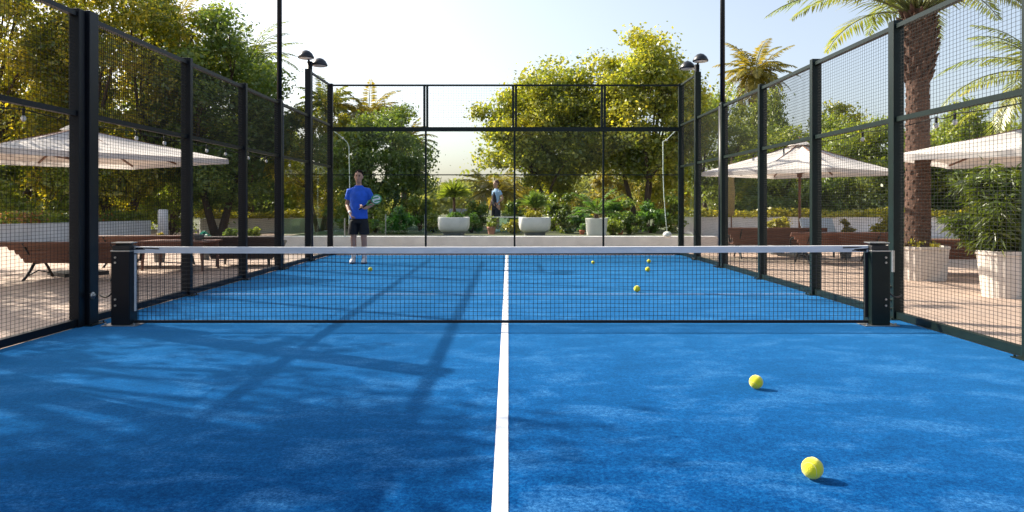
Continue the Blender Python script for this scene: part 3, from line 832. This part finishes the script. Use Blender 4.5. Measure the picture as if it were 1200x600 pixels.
palm('young feathery palm growing from the tapered white pot', (l3[0], l3[1], l3[2]+.38), .25, .06, 18, .85, LF['fresh'], 'potted_palm', .26, 22, .022, (.2, 1.4), (.7, 1.4), group='palms in planters')

# balustrades of greenish glass along the terrace
def balustrade(label, x0, x1, Y, z0, z1, rail=True):
    X0, X1 = at(x0,0,Y).x, at(x1,0,Y).x
    t = thing('glass_balustrade', label, 'railing', (X0, Y, z0), 0, 'glass railings on the terrace edge')
    L = X1-X0; n = max(1, round(L/1.3))
    for i in range(n): MB().box((L*i/n+.02,-.006,.04),(L*(i+1)/n-.02,.006,z1-z0-.03)).build('pane', M['gglass'], t)
    for i in range(n+1): MB().box((L*i/n-.015,-.02,0),(L*i/n+.015,.02,z1-z0-.02)).build('post', M['steel'], t)
    if rail: MB().box((-.02,-.025,z1-z0-.02),(L+.02,.025,z1-z0+.015)).build('handrail', M['tape'], t)
balustrade('greenish glass railing on the wall beyond the left fence corner', 332, 404, 18.7, .39, .86, False)
balustrade('greenish glass railing in front of the bushes right of the man in blue', 452, 498, 20.6, .34, .93, False)
balustrade('short glass railing with a white handrail beside the far person', 575, 611, 21.5, .34, .82)
# slim white pillar and terrace pots at left
tag(MB().loft([(0,0,0,.16,.16),(0,0,1.0,.15,.15),(0,0,1.02,.12,.12)], 24).build('pillar', M['wall'], None, True, (at(191,0,24).x, 24, 0)),
    'slim white round pillar at the end of the long left wall', 'pillar')
def shrub_pot(label, plabel, px, Y, z, r, leaf, L=.07, n=1500, zr=None):
    X = at(px,0,Y).x
    pot_lathe('planter', plabel, (X, Y, 0), [(r*.6,0),(r*.62,.03),(r*.85,z-.02),(r*.88,z)], M['grey'], 30, 0, group='grey shrub pots')
    bush(label, (X, Y, z-.05), (r,r,(zr or r)*.9), n, L, L*.6, leaf, 16, r*.4, 'shrub', 'shrub', 'shrubs on the terraces')
shrub_pot('round teal leaved shrub between the left benches', 'grey pot under the round teal shrub', 240, 16.0, .38, .15, LF['teal'], .05, 900)
shrub_pot('dark green ball shrub right of the teal shrub', 'grey pot under the dark ball shrub near the teal one', 270, 16.4, .46, .14, LF['deep'], .05)
shrub_pot('dark green ball shrub beside the tall pole at left', 'grey pot under the ball shrub beside the left tall pole', 298, 16.4, .46, .15, LF['hedge'], .05)
shrub_pot('small orange tinged flowering shrub behind the left net post', 'grey pot of the orange flowering shrub at left', 187, 15.4, .36, .16, LF['gold'], .05)
shrub_pot('round yellow shrub right behind the bench under the right parasol', 'grey pot under the round yellow shrub by the parasol', 911, 17.6, .50, .26, LF['lime'], .06, 2200)
shrub_pot('narrow golden shrub with dark top right of the pale lounge chair', 'grey pot under the narrow golden shrub', 991, 16.4, .32, .18, LF['gold'], .06, 1500, .3)
shrub_pot('bushy yellow green shrub left of the tall palm pot', 'grey pot under the bushy shrub left of the palm', 1040, 16.0, .42, .33, LF['lime'], .07, 2600)
# closed umbrella on the right terrace
t = thing('closed_parasol', 'slim closed parasol on a thin dark pole in front of the right wall', 'parasol', (at(857,0,22).x, 22, 0))
MB().tube([(0,0,0),(0,0,2.6)], .02, 8).build('pole', M['pole'], t, True)
MB().loft([(0,0,.85,.05,.05),(0,0,.9,.09,.09),(0,0,1.5,.11,.11),(0,0,2.3,.06,.06),(0,0,2.6,.015,.015)], 12).build('canopy', mat('tan canvas', (.30,.22,.08), .9, .3, 8), t, True)
MB().loft([(0,0,0,.22,.22),(0,0,.06,.22,.22),(0,0,.09,.06,.06)], 20).build('base', M['iron'], t, True)

# ------------------------------------------------------------------ garden behind the glass
TZ = .34
def gb(label, px, Y, rad, n, L, leaf, k=16, z=TZ, spread=None):
    return bush(label, (at(px,0,Y).x, Y, z), rad, n, L, L*.55, leaf, k, spread, group='garden bushes')
gb('leafy green bush behind the glass railing right of the man', 470, 21.6, (.62,.4,.36), 3500, .09, LF['fresh'])
gb('yellow green bush between the man and the glass railing', 440, 22.2, (.35,.35,.45), 2200, .09, LF['hedge'])
gb('small bush left of the left bowl planter', 507, 22.6, (.32,.3,.30), 1500, .08, LF['hedge'])
gb('dark bush left of the far person', 560, 24.0, (.5,.4,.55), 2500, .09, LF['deep'])
gb('leafy bush between the far person and the spiky palm planter', 602, 24.2, (.35,.35,.5), 2200, .09, LF['deep'])
gb('bright yellow green bush between the two right planters', 659, 21.8, (.46,.35,.55), 3600, .09, LF['bamboo'])
gb('blue green bush beside the tapered pot', 679, 23.2, (.35,.35,.4), 2200, .09, LF['fresh'])
gb('dark bush right of the tapered pot', 738, 21.4, (.55,.4,.42), 3800, .08, LF['deep'])
gb('low flowering bush at the right end of the terrace', 718, 20.6, (.3,.25,.22), 1400, .07, LF['hedge'])
gb('tall green bush by the right corner of the glass', 785, 22.4, (.5,.4,.6), 3600, .09, LF['hedge'])
gb('golden bush glowing behind the dark bush at right', 715, 30, (1.2,.8,1.35), 5200, .12, LF['gold'], 20)
gb('golden bush glowing behind the right tree trunks', 775, 31, (1.3,.8,1.2), 5200, .12, LF['gold'], 20)
gb('golden bush behind the left trunk of the big trees', 640, 33, (1.6,.9,1.2), 5200, .12, LF['gold'], 20)
gb('low dark green bush at far left behind the man', 410, 24, (.6,.5,.7), 3000, .09, LF['hedge'], z=0.34)
gb('fresh green bush right of the left bowl planter', 553, 22.0, (.28,.3,.26), 1500, .08, LF['fresh'])
gb('spiky grassy bush at the left foot of the bowl planter with the spiky palm', 600, 21.2, (.22,.25,.24), 1100, .08, LF['lime'])
gb('rounded green bush right of the bowl planter with the spiky palm', 648, 23.6, (.3,.3,.55), 2000, .09, LF['hedge'])
gb('low green bush between the tapered pot and the glass joint', 724, 23.4, (.4,.3,.6), 2400, .09, LF['fresh'])
gb('leafy bush under the right tree trunk', 762, 22.0, (.4,.35,.42), 2800, .09, LF['fresh'])
gb('green bush left of the left bowl planter behind the glass joint', 492, 23.6, (.45,.35,.7), 2800, .09, LF['hedge'])
def clay_pot(label, plabel, px, Y, r, h, m_, lf):
    X = at(px,0,Y).x
    pot_lathe('planter', label, (X, Y, TZ), [(r*.68,0),(r*.7,.02),(r*.92,h-.06),(r,h-.055),(r,h)], m_, 28, 0, group='small pots in the garden')
    bush(plabel, (X, Y, TZ+h-.05), (r*1.3,r*1.3,r*1.3), 700, .06, .03, lf, 12, r*.7, 'plant', 'potted_plant')
pink = mat('pink clay', (.52,.25,.20), .8, .15, 7); clay = mat('terracotta', (.42,.14,.07), .8, .2, 7)
clay_pot('pink clay pot at the feet of the far person', 'small green plant in the pink clay pot', 576, 21.0, .13, .22, pink, LF['hedge'])
clay_pot('terracotta pot just left of the tapered white pot', 'small green plant in the terracotta pot left of the tapered pot', 682, 20.9, .085, .13, clay, LF['fresh'])
clay_pot('terracotta pot between the tapered white pot and the dark bush', 'small green plant in the terracotta pot near the dark bush', 727, 20.9, .085, .13, clay, LF['deep'])
palm('golden palm with drooping fronds behind the far person', (at(580,0,29).x, 29, TZ), 1.3, .13, 26, 1.75, LF['gold'], lmax=.5, nl=32, lw=.05, el=(.0, 1.3), droop=(1.0, 1.9))
tag(MB().box((-.9,-.15,0),(.7,.15,.55)).build('far_wall', mat('blue grey render', (.30,.31,.36), .85, .2, 3), None, False, (at(543,0,48).x, 48, TZ)), 'blue grey low wall far behind the left bowl planter', 'wall')

TG = 'trees around the court'
tree('broad olive tree behind the glass wall, left one of the big pair', (at(655,0,26).x, 26, TZ), 1.5, (-.25,0,3.5), (2.4,1.9,2.0), 125, 64000, .58, .115, .07, LF['olive'], .10, 3, 26, TG)
tree('taller yellow green tree behind the glass, right one of the big pair', (at(752,0,25).x, 25, TZ), 1.7, (0,0,3.85), (2.35,1.9,2.35), 135, 70000, .56, .115, .07, LF['olive'], .11, 3, 30, TG)
tree('dark green tree directly behind the man in blue', (at(445,0,25).x, 25, 0), 1.2, (0,0,2.5), (2.05,1.5,1.65), 80, 40000, .48, .10, .055, LF['deep'], .10, 3, 22, TG)
tree('dark tree between the lamp post and the man', (at(375,0,29).x, 29, 0), 1.5, (0,0,3.1), (1.9,1.5,2.1), 60, 20000, .52, .12, .07, LF['amber'], .11, 2, 20, TG)
palm('yellow green palm above the left corner of the glass wall', (at(384,0,31).x, 31, 0), 5.3, .14, 26, 1.5, LF['palm'], lmax=.5, nl=26, lw=.06, el=(-.3,1.4), droop=(.7,1.4))
palm('golden topped palm above the mesh band left of the first joint', (at(432,0,30).x, 30, 0), 4.7, .15, 30, 1.7, LF['gold'], lmax=.5, nl=26, lw=.06, el=(-.3,1.4), droop=(.7,1.5))
palm('smaller golden palm nearest the sky gap above the glass', (at(474,0,30).x, 30, 0), 3.7, .13, 26, 1.35, LF['gold'], lmax=.42, nl=24, lw=.06, el=(-.3,1.4), droop=(.7,1.5))
# left mass
tree('big dark tree behind the left fence beside the tall pole', (at(256,0,28).x, 28, 0), 2.2, (0,0,4.7), (2.6,2.4,3.6), 125, 54000, .70, .15, .075, LF['deep'], .18, 2, 26, TG)
tree('tall amber leaved tree behind the wide left fence post', (at(140,0,27).x, 27, 0), 2.4, (0,0,6.0), (3.3,2.6,4.4), 140, 52000, .75, .15, .075, LF['amber'], .2, 2, 28, TG)
tree('amber leaved tree at the far left edge above the benches', (at(10,0,26).x, 26, 0), 2.4, (0,0,5.6), (3.0,2.6,4.4), 120, 46000, .75, .15, .075, LF['amber'], .2, 2, 28, TG)
palm('feathery palm with fronds over the left fence top', (at(292,0,31).x, 31, 0), 7.3, .17, 34, 2.3, LF['palm'], lmax=.5, nl=36, lw=.045, el=(-.7,1.3), droop=(.8,1.5))
palm('golden fronded palm above the first left fence panel', (at(205,0,31.5).x, 31.5, 0), 8.9, .17, 36, 2.7, LF['gold'], lmax=.6, nl=38, lw=.055, el=(-.8,1.2), droop=(.8,1.5))
for lab, px, Y, rad, lf in (('dark bush behind the left wall at the picture edge', 40, 25.5, (2.2,1,1.7), 'hedge'), ('dark bush behind the left wall hidden by the wide post', 120, 27, (2.0,1,1.8), 'amber'),
                       ('dark bush behind the slim white pillar', 200, 28.5, (1.9,1,1.8), 'hedge'), ('green bush above the shorter far left wall', 262, 33.5, (2.0,1,2.0), 'hedge'), ('green bush behind the left lamp post', 340, 34, (2.1,1,2.0), 'hedge')):
    gb(lab, px, Y, rad, 9000, .13, LF[lf], 26, 0, .55)
# right mass
rt = tree('dense green tree behind the right corner of the glass', (at(835,0,29).x, 29, 0), 1.4, (0,0,3.2), (1.7,1.5,2.3), 60, 20000, .55, .12, .06, LF['hedge'], .13, 2, 16, TG)
t2 = tree('dense green tree above the right parasol', (at(905,0,31).x, 31, 0), 1.0, (0,0,2.3), (2.3,1.6,2.0), 80, 34000, .6, .13, .07, LF['hedge'], .13, 2, 14, TG)
dup(t2, (at(893,0,33.5).x, 33.5, 0), 5.0, 'slim green tree hiding the trunk of the bright palm', (.8,.8,1.42))
dup(t2, (at(985,0,30.5).x, 30.5, 0), 1.3, 'rounded green tree left of the last right fence posts', (1,1,1.12))
dup(t2, (at(1052,0,29.5).x, 29.5, 0), 2.6, 'rounded green tree directly behind the tall potted palm', (1,1,1.05))
dup(t2, (at(1130,0,29).x, 29, 0), 4.1, 'rounded green tree right of the tall palm trunk', (1.05,1,1.16))
dup(t2, (at(1215,0,28).x, 28, 0), 5.2, 'rounded green tree at the right picture edge', (1,1,1.1))
tree('olive tree with golden tips rising behind the right hedge', (at(985,0,34).x, 34, 0), 2.4, (0,0,4.4), (1.5,1.2,1.3), 34, 9000, .5, .14, .08, LF['olive'], .13, 2, 14, TG)
palm('bright palm rising behind the right fence beside the tall pole', (at(884,0,35).x, 35, 0), 7.5, .16, 40, 2.1, LF['gold'], lmax=.55, nl=30, lw=.065, el=(-1.0,1.35), droop=(.7,1.5))
palm('palm with long fronds at the right picture edge behind the mesh', (at(1235,0,15.5).x, 15.5, 0), 3.9, .18, 30, 2.3, LF['palm'], lmax=.5, nl=40, lw=.036, el=(-.5,1.3), droop=(.8,1.5))
for lab, px, Y, rad in (('dark bush below the right parasol canopy, left part', 862, 28.6, (1.6,.8,1.1)), ('dark bush right of the parasol pole', 960, 28.8, (1.9,.8,1.15)), ('pale weeping bush left of the last fence post', 1025, 28.2, (1.2,.8,1.2)), ('dark bush behind the potted bamboo', 1140, 28.4, (2.2,.8,1.2))):
    gb(lab, px, Y, rad, 7500, .12, LF['palm' if 'weeping' in lab else 'deep'], 24, 0, .5)
for px, Y, rz, sc, lab in ((20, 33, .5, (1.3,1,1.5), 'rounded green tree in the back row at the left picture edge'), (105, 34, 1.9, (1.3,1,1.6), 'rounded green tree in the back row behind the left parasol'),
                       (195, 35, 3.1, (1.3,1,1.5), 'rounded green tree in the back row right of the wide left fence post'), (300, 36, 4.4, (1.25,1,1.35), 'rounded green tree in the back row behind the tall pole at left')):
    dup(t2, (at(px,0,Y).x, Y, 0), rz, lab, sc)
# unseen trees beside the camera, added to cast dappled shade on court and terrace
sh = tree('unseen amber leaved tree beside the left terrace, added to shade the court', (-10.6, 8.0, 0), 2.6, (0,0,5.9), (3.0,2.8,2.5), 62, 7600, .60, .15, .08, LF['amber'], .18, 2, 24, TG)
dup(sh, (-9.2, 3.6, 0), 1.9, 'unseen amber leaved tree nearest the camera, added to shade the court', .95)
dup(sh, (-12.4, 12.2, 0), 2.7, 'unseen amber leaved tree added to shade the left benches and terrace', .85)
dup(sh, (-15.8, 15.0, 0), 3.9, 'unseen amber leaved tree at the end of the long left wall, added for shade', 1.0)
# far wood
q = []
for i in range(240):
    x = rng.uniform(-52, 52); y = rng.uniform(62, 85); h = rng.uniform(2.2, 4.4)*(1 + .25*math.sin(x*.13)) + .012*abs(x)
    cc = clumps((x, y, h*.55), (2.4, 1.6, h*.5), 9, .2)
    q.append(foliage(cc, 520, 1.0, .38, .24))
struct(quads('far_wood', np.concatenate(q), LF['far']), 'stuff')

# ------------------------------------------------------------------ people
def solid(name, mb, mat_, parent, voxel=.009, smooth=3):
    """fuse overlapping volumes into one continuous skin"""
    o = mb.build(name, mat_, None, True)
    r = o.modifiers.new('r', 'REMESH'); r.mode = 'VOXEL'; r.voxel_size = voxel; r.use_smooth_shade = True
    s = o.modifiers.new('s', 'SMOOTH'); s.iterations = smooth; s.factor = .5
    dg = bpy.context.evaluated_depsgraph_get(); ev = o.evaluated_get(dg)
    me = bpy.data.meshes.new_from_object(ev); me.name = name
    o.modifiers.clear(); o.data = me
    me.polygons.foreach_set('use_smooth', [True]*len(me.polygons))
    o.parent = parent
    return o
def limb(mb, pts, rad, n=12):
    mb.tube(pts, rad, n)
    for p, r in zip(pts, rad): mb.ball(p, r*.99, 12, 8)
def head(mb, c, s=1.0):
    x, y, z = c
    mb.ball((x, y+.01*s, z+.02*s), .1*s, 20, 14, sc=(.80,1.0,1.12))
    mb.loft([(x,y-.025*s,z-.125*s,.028*s,.03*s),(x,y-.02*s,z-.105*s,.048*s,.055*s),(x,y-.01*s,z-.06*s,.066*s,.075*s),(x,y-.005*s,z,.074*s,.088*s)], 18)   # jaw
    mb.loft([(x,y-.108*s,z-.038*s,.017*s,.016*s),(x,y-.100*s,z-.01*s,.011*s,.014*s),(x,y-.088*s,z+.022*s,.008*s,.01*s)], 10)    # nose
    for q in (-1, 1): mb.ball((x+q*.082*s, y+.01*s, z-.01*s), .026*s, 10, 8, sc=(.45,.8,1.15))
def hand(mb, wrist, d, nrm, s=1.0, curl=.6, side=1):
    """palm and five curled fingers leaving the wrist along d; nrm = palm side"""
    wrist, d, nrm = Vector(wrist), Vector(d).normalized(), Vector(nrm)
    nrm = (nrm - d*nrm.dot(d)).normalized(); lat = d.cross(nrm)*side
    for u in (-.026,-.009,.009,.026): mb.tube([wrist+lat*u*.7*s, wrist+d*.09*s+lat*u*s], .0145*s, 8)
    for u, L in ((-.030,.065),(-.010,.078),(.010,.082),(.030,.072)):
        p = wrist+d*.09*s+lat*u*1.05*s; pts = [p]; a = 0
        for k in range(3):
            a += curl; p = p + (d*math.cos(a)+nrm*math.sin(a))*L*s*(.42-.08*k); pts.append(p)
        limb(mb, pts, [.0095*s,.009*s,.0085*s,.0075*s], 8)
    p = wrist+d*.03*s+lat*.03*s
    limb(mb, [p, p+(lat*.8+d*.5+nrm*.35)*.04*s, p+(lat*.9+d*1.1+nrm*.9)*.055*s], [.0125*s,.0105*s,.0085*s], 8)

def man():
    Y0 = F*HC/(309-PY); t = thing('person', 'man in a blue shirt and black shorts holding a green racket on the court', 'person', (at(420.5,0,Y0).x, Y0, .008))
    b = MB(); H = 1.87
    rA = [Vector((-.18,.0,1.445)), Vector((-.245,.05,1.18)), Vector((-.135,-.17,1.00))]      # his right arm
    lA = [Vector((.18,.0,1.445)), Vector((.285,.05,1.20)), Vector((.165,-.20,1.10))]
    b.loft([(0,0,.90,.15,.105),(0,0,1.0,.155,.11),(0,0,1.12,.148,.105),(0,-.005,1.28,.168,.115),(0,0,1.40,.168,.11),(0,.005,1.46,.145,.09),(0,.005,1.52,.09,.07),(0,0,1.58,.055,.056)], 24)
    limb(b, [(0,.005,1.50),(0,-.005,1.60),(0,-.015,1.68)], [.068,.056,.055])
    head(b, (0,-.02,1.735), 1.0)
    for A in (rA, lA):
        limb(b, [A[0], A[0].lerp(A[1],.4), A[1], A[1].lerp(A[2],.3), A[2]], [.056,.052,.041,.042,.029])
    for s_ in (-1, 1):
        hx = s_*.085; fx = s_*.105
        limb(b, [(hx*.9,0,.88),(hx*1.08,-.01,.72),(fx,-.015,.50),(fx,.02,.34),(fx,.015,.09)], [.084,.084,.058,.055,.038])
        limb(b, [(fx,.02,.06),(fx+s_*.02,-.12,.04)], [.04,.035])
    hand(b, rA[2], (.35,-.55,-.75), (.8,.1,.3), 1.0, .55, -1)
    hand(b, lA[2], (-.55,-.75,.1), (.2,-.2,1), 1.0, .75, 1)
    body = solid('body', b, M['skin'], t, .0075, 2)
    # clothes
    s = MB()
    s.loft([(0,0,.895,.182,.140),(0,0,.98,.176,.132),(0,0,1.12,.168,.124),(0,-.005,1.28,.186,.134),(0,0,1.39,.196,.128),(0,.005,1.45,.182,.110),(0,.005,1.50,.142,.095),(0,.005,1.535,.10,.084),(0,0,1.565,.078,.072)], 26)
    for A in (rA, lA): s.tube([A[0]+Vector((-math.copysign(.08,A[0].x),0,.012)), A[0]+Vector((math.copysign(.004,A[0].x),0,.0)), A[0].lerp(A[1],.30), A[0].lerp(A[1],.60)], [.074,.074,.072,.078], 14)
    for a in range(9):
        an = a*.72; s.tube([(.13*math.cos(an),.10*math.sin(an)-.01,1.02+.03*(a%3)),(.165*math.cos(an+.35),.122*math.sin(an+.35),1.16+.05*(a%2)),(.16*math.cos(an+.6),.115*math.sin(an+.6),1.28)], [.012,.017,.010], 8)
    # loose folds at the hem
    for a in range(7): s.tube([(.155*math.cos(a*.9),.115*math.sin(a*.9),.92),(.15*math.cos(a*.9+.2),.112*math.sin(a*.9+.2),1.08)], [.026,.010], 8)
    solid('shirt', s, M['shirt'], t, .010, 3)
    sh_ = MB().loft([(0,0,.80,.172,.128),(0,0,.93,.168,.125),(0,0,.99,.16,.12)], 24)
    for s_ in (-1, 1): sh_.loft([(s_*.112,-.012,.58,.103,.110),(s_*.108,-.01,.70,.104,.112),(s_*.088,0,.86,.094,.115)], 20)
    solid('shorts', sh_, M['shorts'], t, .010, 2)
    hr = MB().ball((0,.012,1.772), .106, 24, 16, sc=(.86,1.02,1.02))
    for k in range(40):       # short tousled tufts
        dv = Vector(unit(1)[0]); dv.z = abs(dv.z)*.8 + .25; dv.normalize()
        hr.ball((dv.x*.083, .012+dv.y*.098, 1.772+dv.z*.098), .018, 8, 6)
    hr2 = solid('hair', hr, M['hair'], t, .006, 1)
    for v in hr2.data.vertices:      # hairline: forehead, ears and face stay clear
        yy = v.co.y
        lim = 1.815 if yy < -.06 else (1.765 + (-yy-.0)*.8 if yy < 0 else 1.765 - yy*1.3)
        if v.co.z < lim: v.co.z = lim; v.co.x *= .78; v.co.y *= .78
    for q in (-1, 1):
        ey = MB().ball((q*.031,-.103,1.748), .0115, 10, 8, sc=(1.3,.6,.7)).build('eye', M['eye'], t, True)
        MB().tube([(q*.016,-.112,1.767),(q*.048,-.098,1.767)], .006, 6).build('eyebrow', M['hair'], t, True)
    MB().tube([(-.024,-.093,1.673),(0,-.101,1.671),(.024,-.093,1.673)], [.005,.0075,.005], 8).build('mouth', M['lip'], t, True)
    for s_ in (-1, 1):
        fx = s_*.105+s_*.012
        q = MB().loft([(fx,-.055,.022,.052,.150),(fx,-.055,.05,.050,.145),(fx,-.035,.085,.044,.105),(fx,.03,.115,.044,.052),(fx,.03,.135,.043,.046)], 20)
        sh2 = solid('shoe', q, M['shoe'], t, .008, 2)
        MB().loft([(fx,-.055,.0,.054,.153),(fx,-.055,.024,.055,.155)], 22).build('sole', M['sole'], sh2)
        MB().loft([(fx-s_*.012,.018,.12,.044,.044),(fx-s_*.012,.018,.18,.046,.046)], 16).build('sock', M['shoe'], t, True)
    d = (rA[2]-rA[1]).normalized()
    MB().tube([rA[2]-d*.06, rA[2]-d*.01], .034, 12).build('wristband', M['shoe'], t, True)
    # racket held in his left hand
    rk = thing('racket', 'green and white racket held up by the man in blue', 'racket', (at(420.5,0,Y0).x, Y0, .008))
    g = lA[2] + Vector((-.045,-.075,.02)); c = Vector((.385,-.19,1.285)); u = (c-g).normalized()
    w_ = u.cross(Vector((.75,-1,.2))).normalized(); nn = w_.cross(u).normalized()
    MB().tube([g-u*.07, g+u*.10], .017, 10).build('handle', M['black'], rk, True)
    MB().tube([g+u*.09, c-u*.12+w_*.05], .011, 8).tube([g+u*.09, c-u*.12-w_*.05], .011, 8).build('throat', M['racket'], rk, True)
    def disc(r0, th, mi, mbx):
        K = 28; vs = []; 
        for zz in (-th/2, th/2):
            for k in range(K):
                a = 2*math.pi*k/K; vs.append(c + u*math.sin(a)*r0*1.08 + w_*math.cos(a)*r0 + nn*zz)
        mbx.add(vs, [tuple(range(K-1,-1,-1)), tuple(range(K,2*K))]+[(k,(k+1)%K,K+(k+1)%K,K+k) for k in range(K)], mi)
    fm = MB(); disc(.098, .036, 0, fm); fm.build('frame', M['racket'], rk)
    fm = MB(); disc(.076, .040, 0, fm); fm.build('face', M['racketw'], rk)
    for q in (-.035, .035):
        st = MB(); st.bar(c-u*.06+w_*(q-.02), c+u*.06+w_*(q+.02), .026, .044, up=nn); st.build('stripe', M['racket'], rk)
man()

def far_person():
    Y0 = 22.6; s = .86; t = thing('person', 'far person in a light blue top and dark shorts standing behind the glass', 'person', (at(581.5,0,Y0).x, Y0, TZ), R(-50))
    b = MB(); V3 = lambda x, y, z: Vector((x*s, y*s, z*s))
    rA = [V3(-.155,0,1.44), V3(-.20,.0,1.16), V3(-.20,-.12,.92)]
    lA = [V3(.155,.02,1.44), V3(.25,.10,1.19), V3(.16,-.06,1.02)]
    b.loft([(0,0,z*s,rx*s,ry*s) for z, rx, ry in ((.90,.155,.115),(1.0,.135,.105),(1.12,.122,.095),(1.28,.14,.105),(1.41,.148,.10),(1.48,.12,.08),(1.54,.058,.058))], 22)
    limb(b, [V3(0,0,1.50), V3(0,-.005,1.58), V3(0,-.015,1.66)], [.055*s,.05*s,.05*s]); head(b, V3(0,-.02,1.70), s)
    for A in (rA, lA): limb(b, [A[0], A[0].lerp(A[1],.4), A[1], A[1].lerp(A[2],.3), A[2]], [.055*s,.046*s,.038*s,.038*s,.027*s])
    for q in (-1, 1):
        limb(b, [V3(q*.085,0,.90), V3(q*.09,0,.70), V3(q*.085,0,.48), V3(q*.085,.02,.32), V3(q*.085,.015,.08)], [.1*s,.084*s,.056*s,.053*s,.036*s])
    hand(b, rA[2], (.1,-.3,-1), (1,.2,0), s, .35, -1); hand(b, lA[2], (-.8,-.3,-.5), (.2,-.6,-.2), s, .5, 1)
    solid('body', b, M['skin'], t, .0095, 2)
    c = MB().loft([(0,0,z*s,rx*s,ry*s) for z, rx, ry in ((.88,.155,.125),(1.0,.142,.115),(1.14,.132,.108),(1.28,.148,.118),(1.41,.158,.112),(1.48,.135,.09),(1.54,.07,.066))], 24)
    for A in (rA, lA): c.tube([A[0]+Vector((-math.copysign(.06,A[0].x),0,0)), A[0], A[0].lerp(A[1],.5)], [.062*s,.062*s,.06*s], 12)
    solid('top', c, M['ltblue'], t, .011, 2)
    vst = MB().loft([(0,-.055*s,z*s,rx*s,ry*s) for z, rx, ry in ((.89,.12,.092),(1.1,.11,.085),(1.3,.10,.09),(1.44,.05,.07))], 20)
    solid('dark_front', vst, M['navy'], t, .011, 2)
    c = MB().loft([(0,0,.80*s,.168*s,.132*s),(0,0,.95*s,.165*s,.13*s)], 22)
    for q in (-1, 1): c.loft([(q*.095*s,0,.5*s,.088*s,.1*s),(q*.09*s,0,.7*s,.095*s,.108*s),(q*.08*s,0,.86*s,.092*s,.112*s)], 18)
    solid('shorts', c, M['navy'], t, .011, 2)
    hr = solid('hair', MB().ball(V3(0,.014,1.74), .116*s, 18, 12, sc=(.86,1.0,1.0)), mat('light brown hair', (.10,.045,.025), .6, .3, 30), t, .009, 1)
    for v in hr.data.vertices:
        lim = (1.75 + max(0, -v.co.y/s-.035)*.7)*s if v.co.y < .02 else 1.66*s
        if v.co.z < lim: v.co.z = lim; v.co.x *= .8; v.co.y *= .8
    for q in (-1, 1): MB().ball(V3(q*.031,-.103,1.712), .011*s, 8, 6).build('eye', M['eye'], t, True)
    MB().tube([V3(-.022,-.094,1.638), V3(.022,-.094,1.638)], .006*s, 6).build('mouth', M['lip'], t, True)
    for q in (-1, 1):
        MB().loft([(q*.085*s,-.05*s,.0,.046*s,.135*s),(q*.085*s,-.05*s,.05*s,.045*s,.13*s),(q*.085*s,.0,.10*s,.042*s,.06*s)], 18).build('shoe', M['shoe'], t, True)
far_person()

# ------------------------------------------------------------------ light, camera
SUN_EL, AZ = R(36), R(61)            # azimuth measured from +Y towards -X
sd = Vector((-math.sin(AZ)*math.cos(SUN_EL), math.cos(AZ)*math.cos(SUN_EL), math.sin(SUN_EL)))
w = bpy.data.worlds.new('World'); scene.world = w; w.use_nodes = True
nt = w.node_tree; bg = nt.nodes['Background']
sky = nt.nodes.new('ShaderNodeTexSky'); sky.sky_type = 'NISHITA'; sky.sun_disc = False
sky.sun_elevation = SUN_EL; sky.sun_rotation = -AZ; sky.air_density = 1.0; sky.dust_density = 3.0; sky.ozone_density = 1.2
hs = nt.nodes.new('ShaderNodeHueSaturation'); hs.inputs['Saturation'].default_value = .72
nt.links.new(sky.outputs[0], hs.inputs['Color']); nt.links.new(hs.outputs[0], bg.inputs[0]); bg.inputs[1].default_value = .118
L = bpy.data.lights.new('sun', 'SUN'); L.energy = 4.6; L.angle = R(.5); L.color = (1, .91, .77)
so = bpy.data.objects.new('sun', L); col.objects.link(so); so.rotation_euler = sd.to_track_quat('Z', 'Y').to_euler()
cam = bpy.data.cameras.new('camera'); co = bpy.data.objects.new('camera', cam); col.objects.link(co)
co.location = (0, 0, HC); co.rotation_euler = (R(90), 0, 0)
cam.sensor_width = 36; cam.lens = F/1200*36; cam.shift_x = 3/1200; cam.shift_y = -61/1200
cam.clip_start = .05; cam.clip_end = 1500
cam.dof.use_dof = True; cam.dof.focus_distance = 7.0; cam.dof.aperture_fstop = 8.0
scene.camera = co
vs_ = scene.view_settings; vs_.view_transform = 'Standard'; vs_.look = 'None'; vs_.exposure = 1.08; vs_.gamma = 1
scene.cycles.max_bounces = 10; scene.cycles.transparent_max_bounces = 24
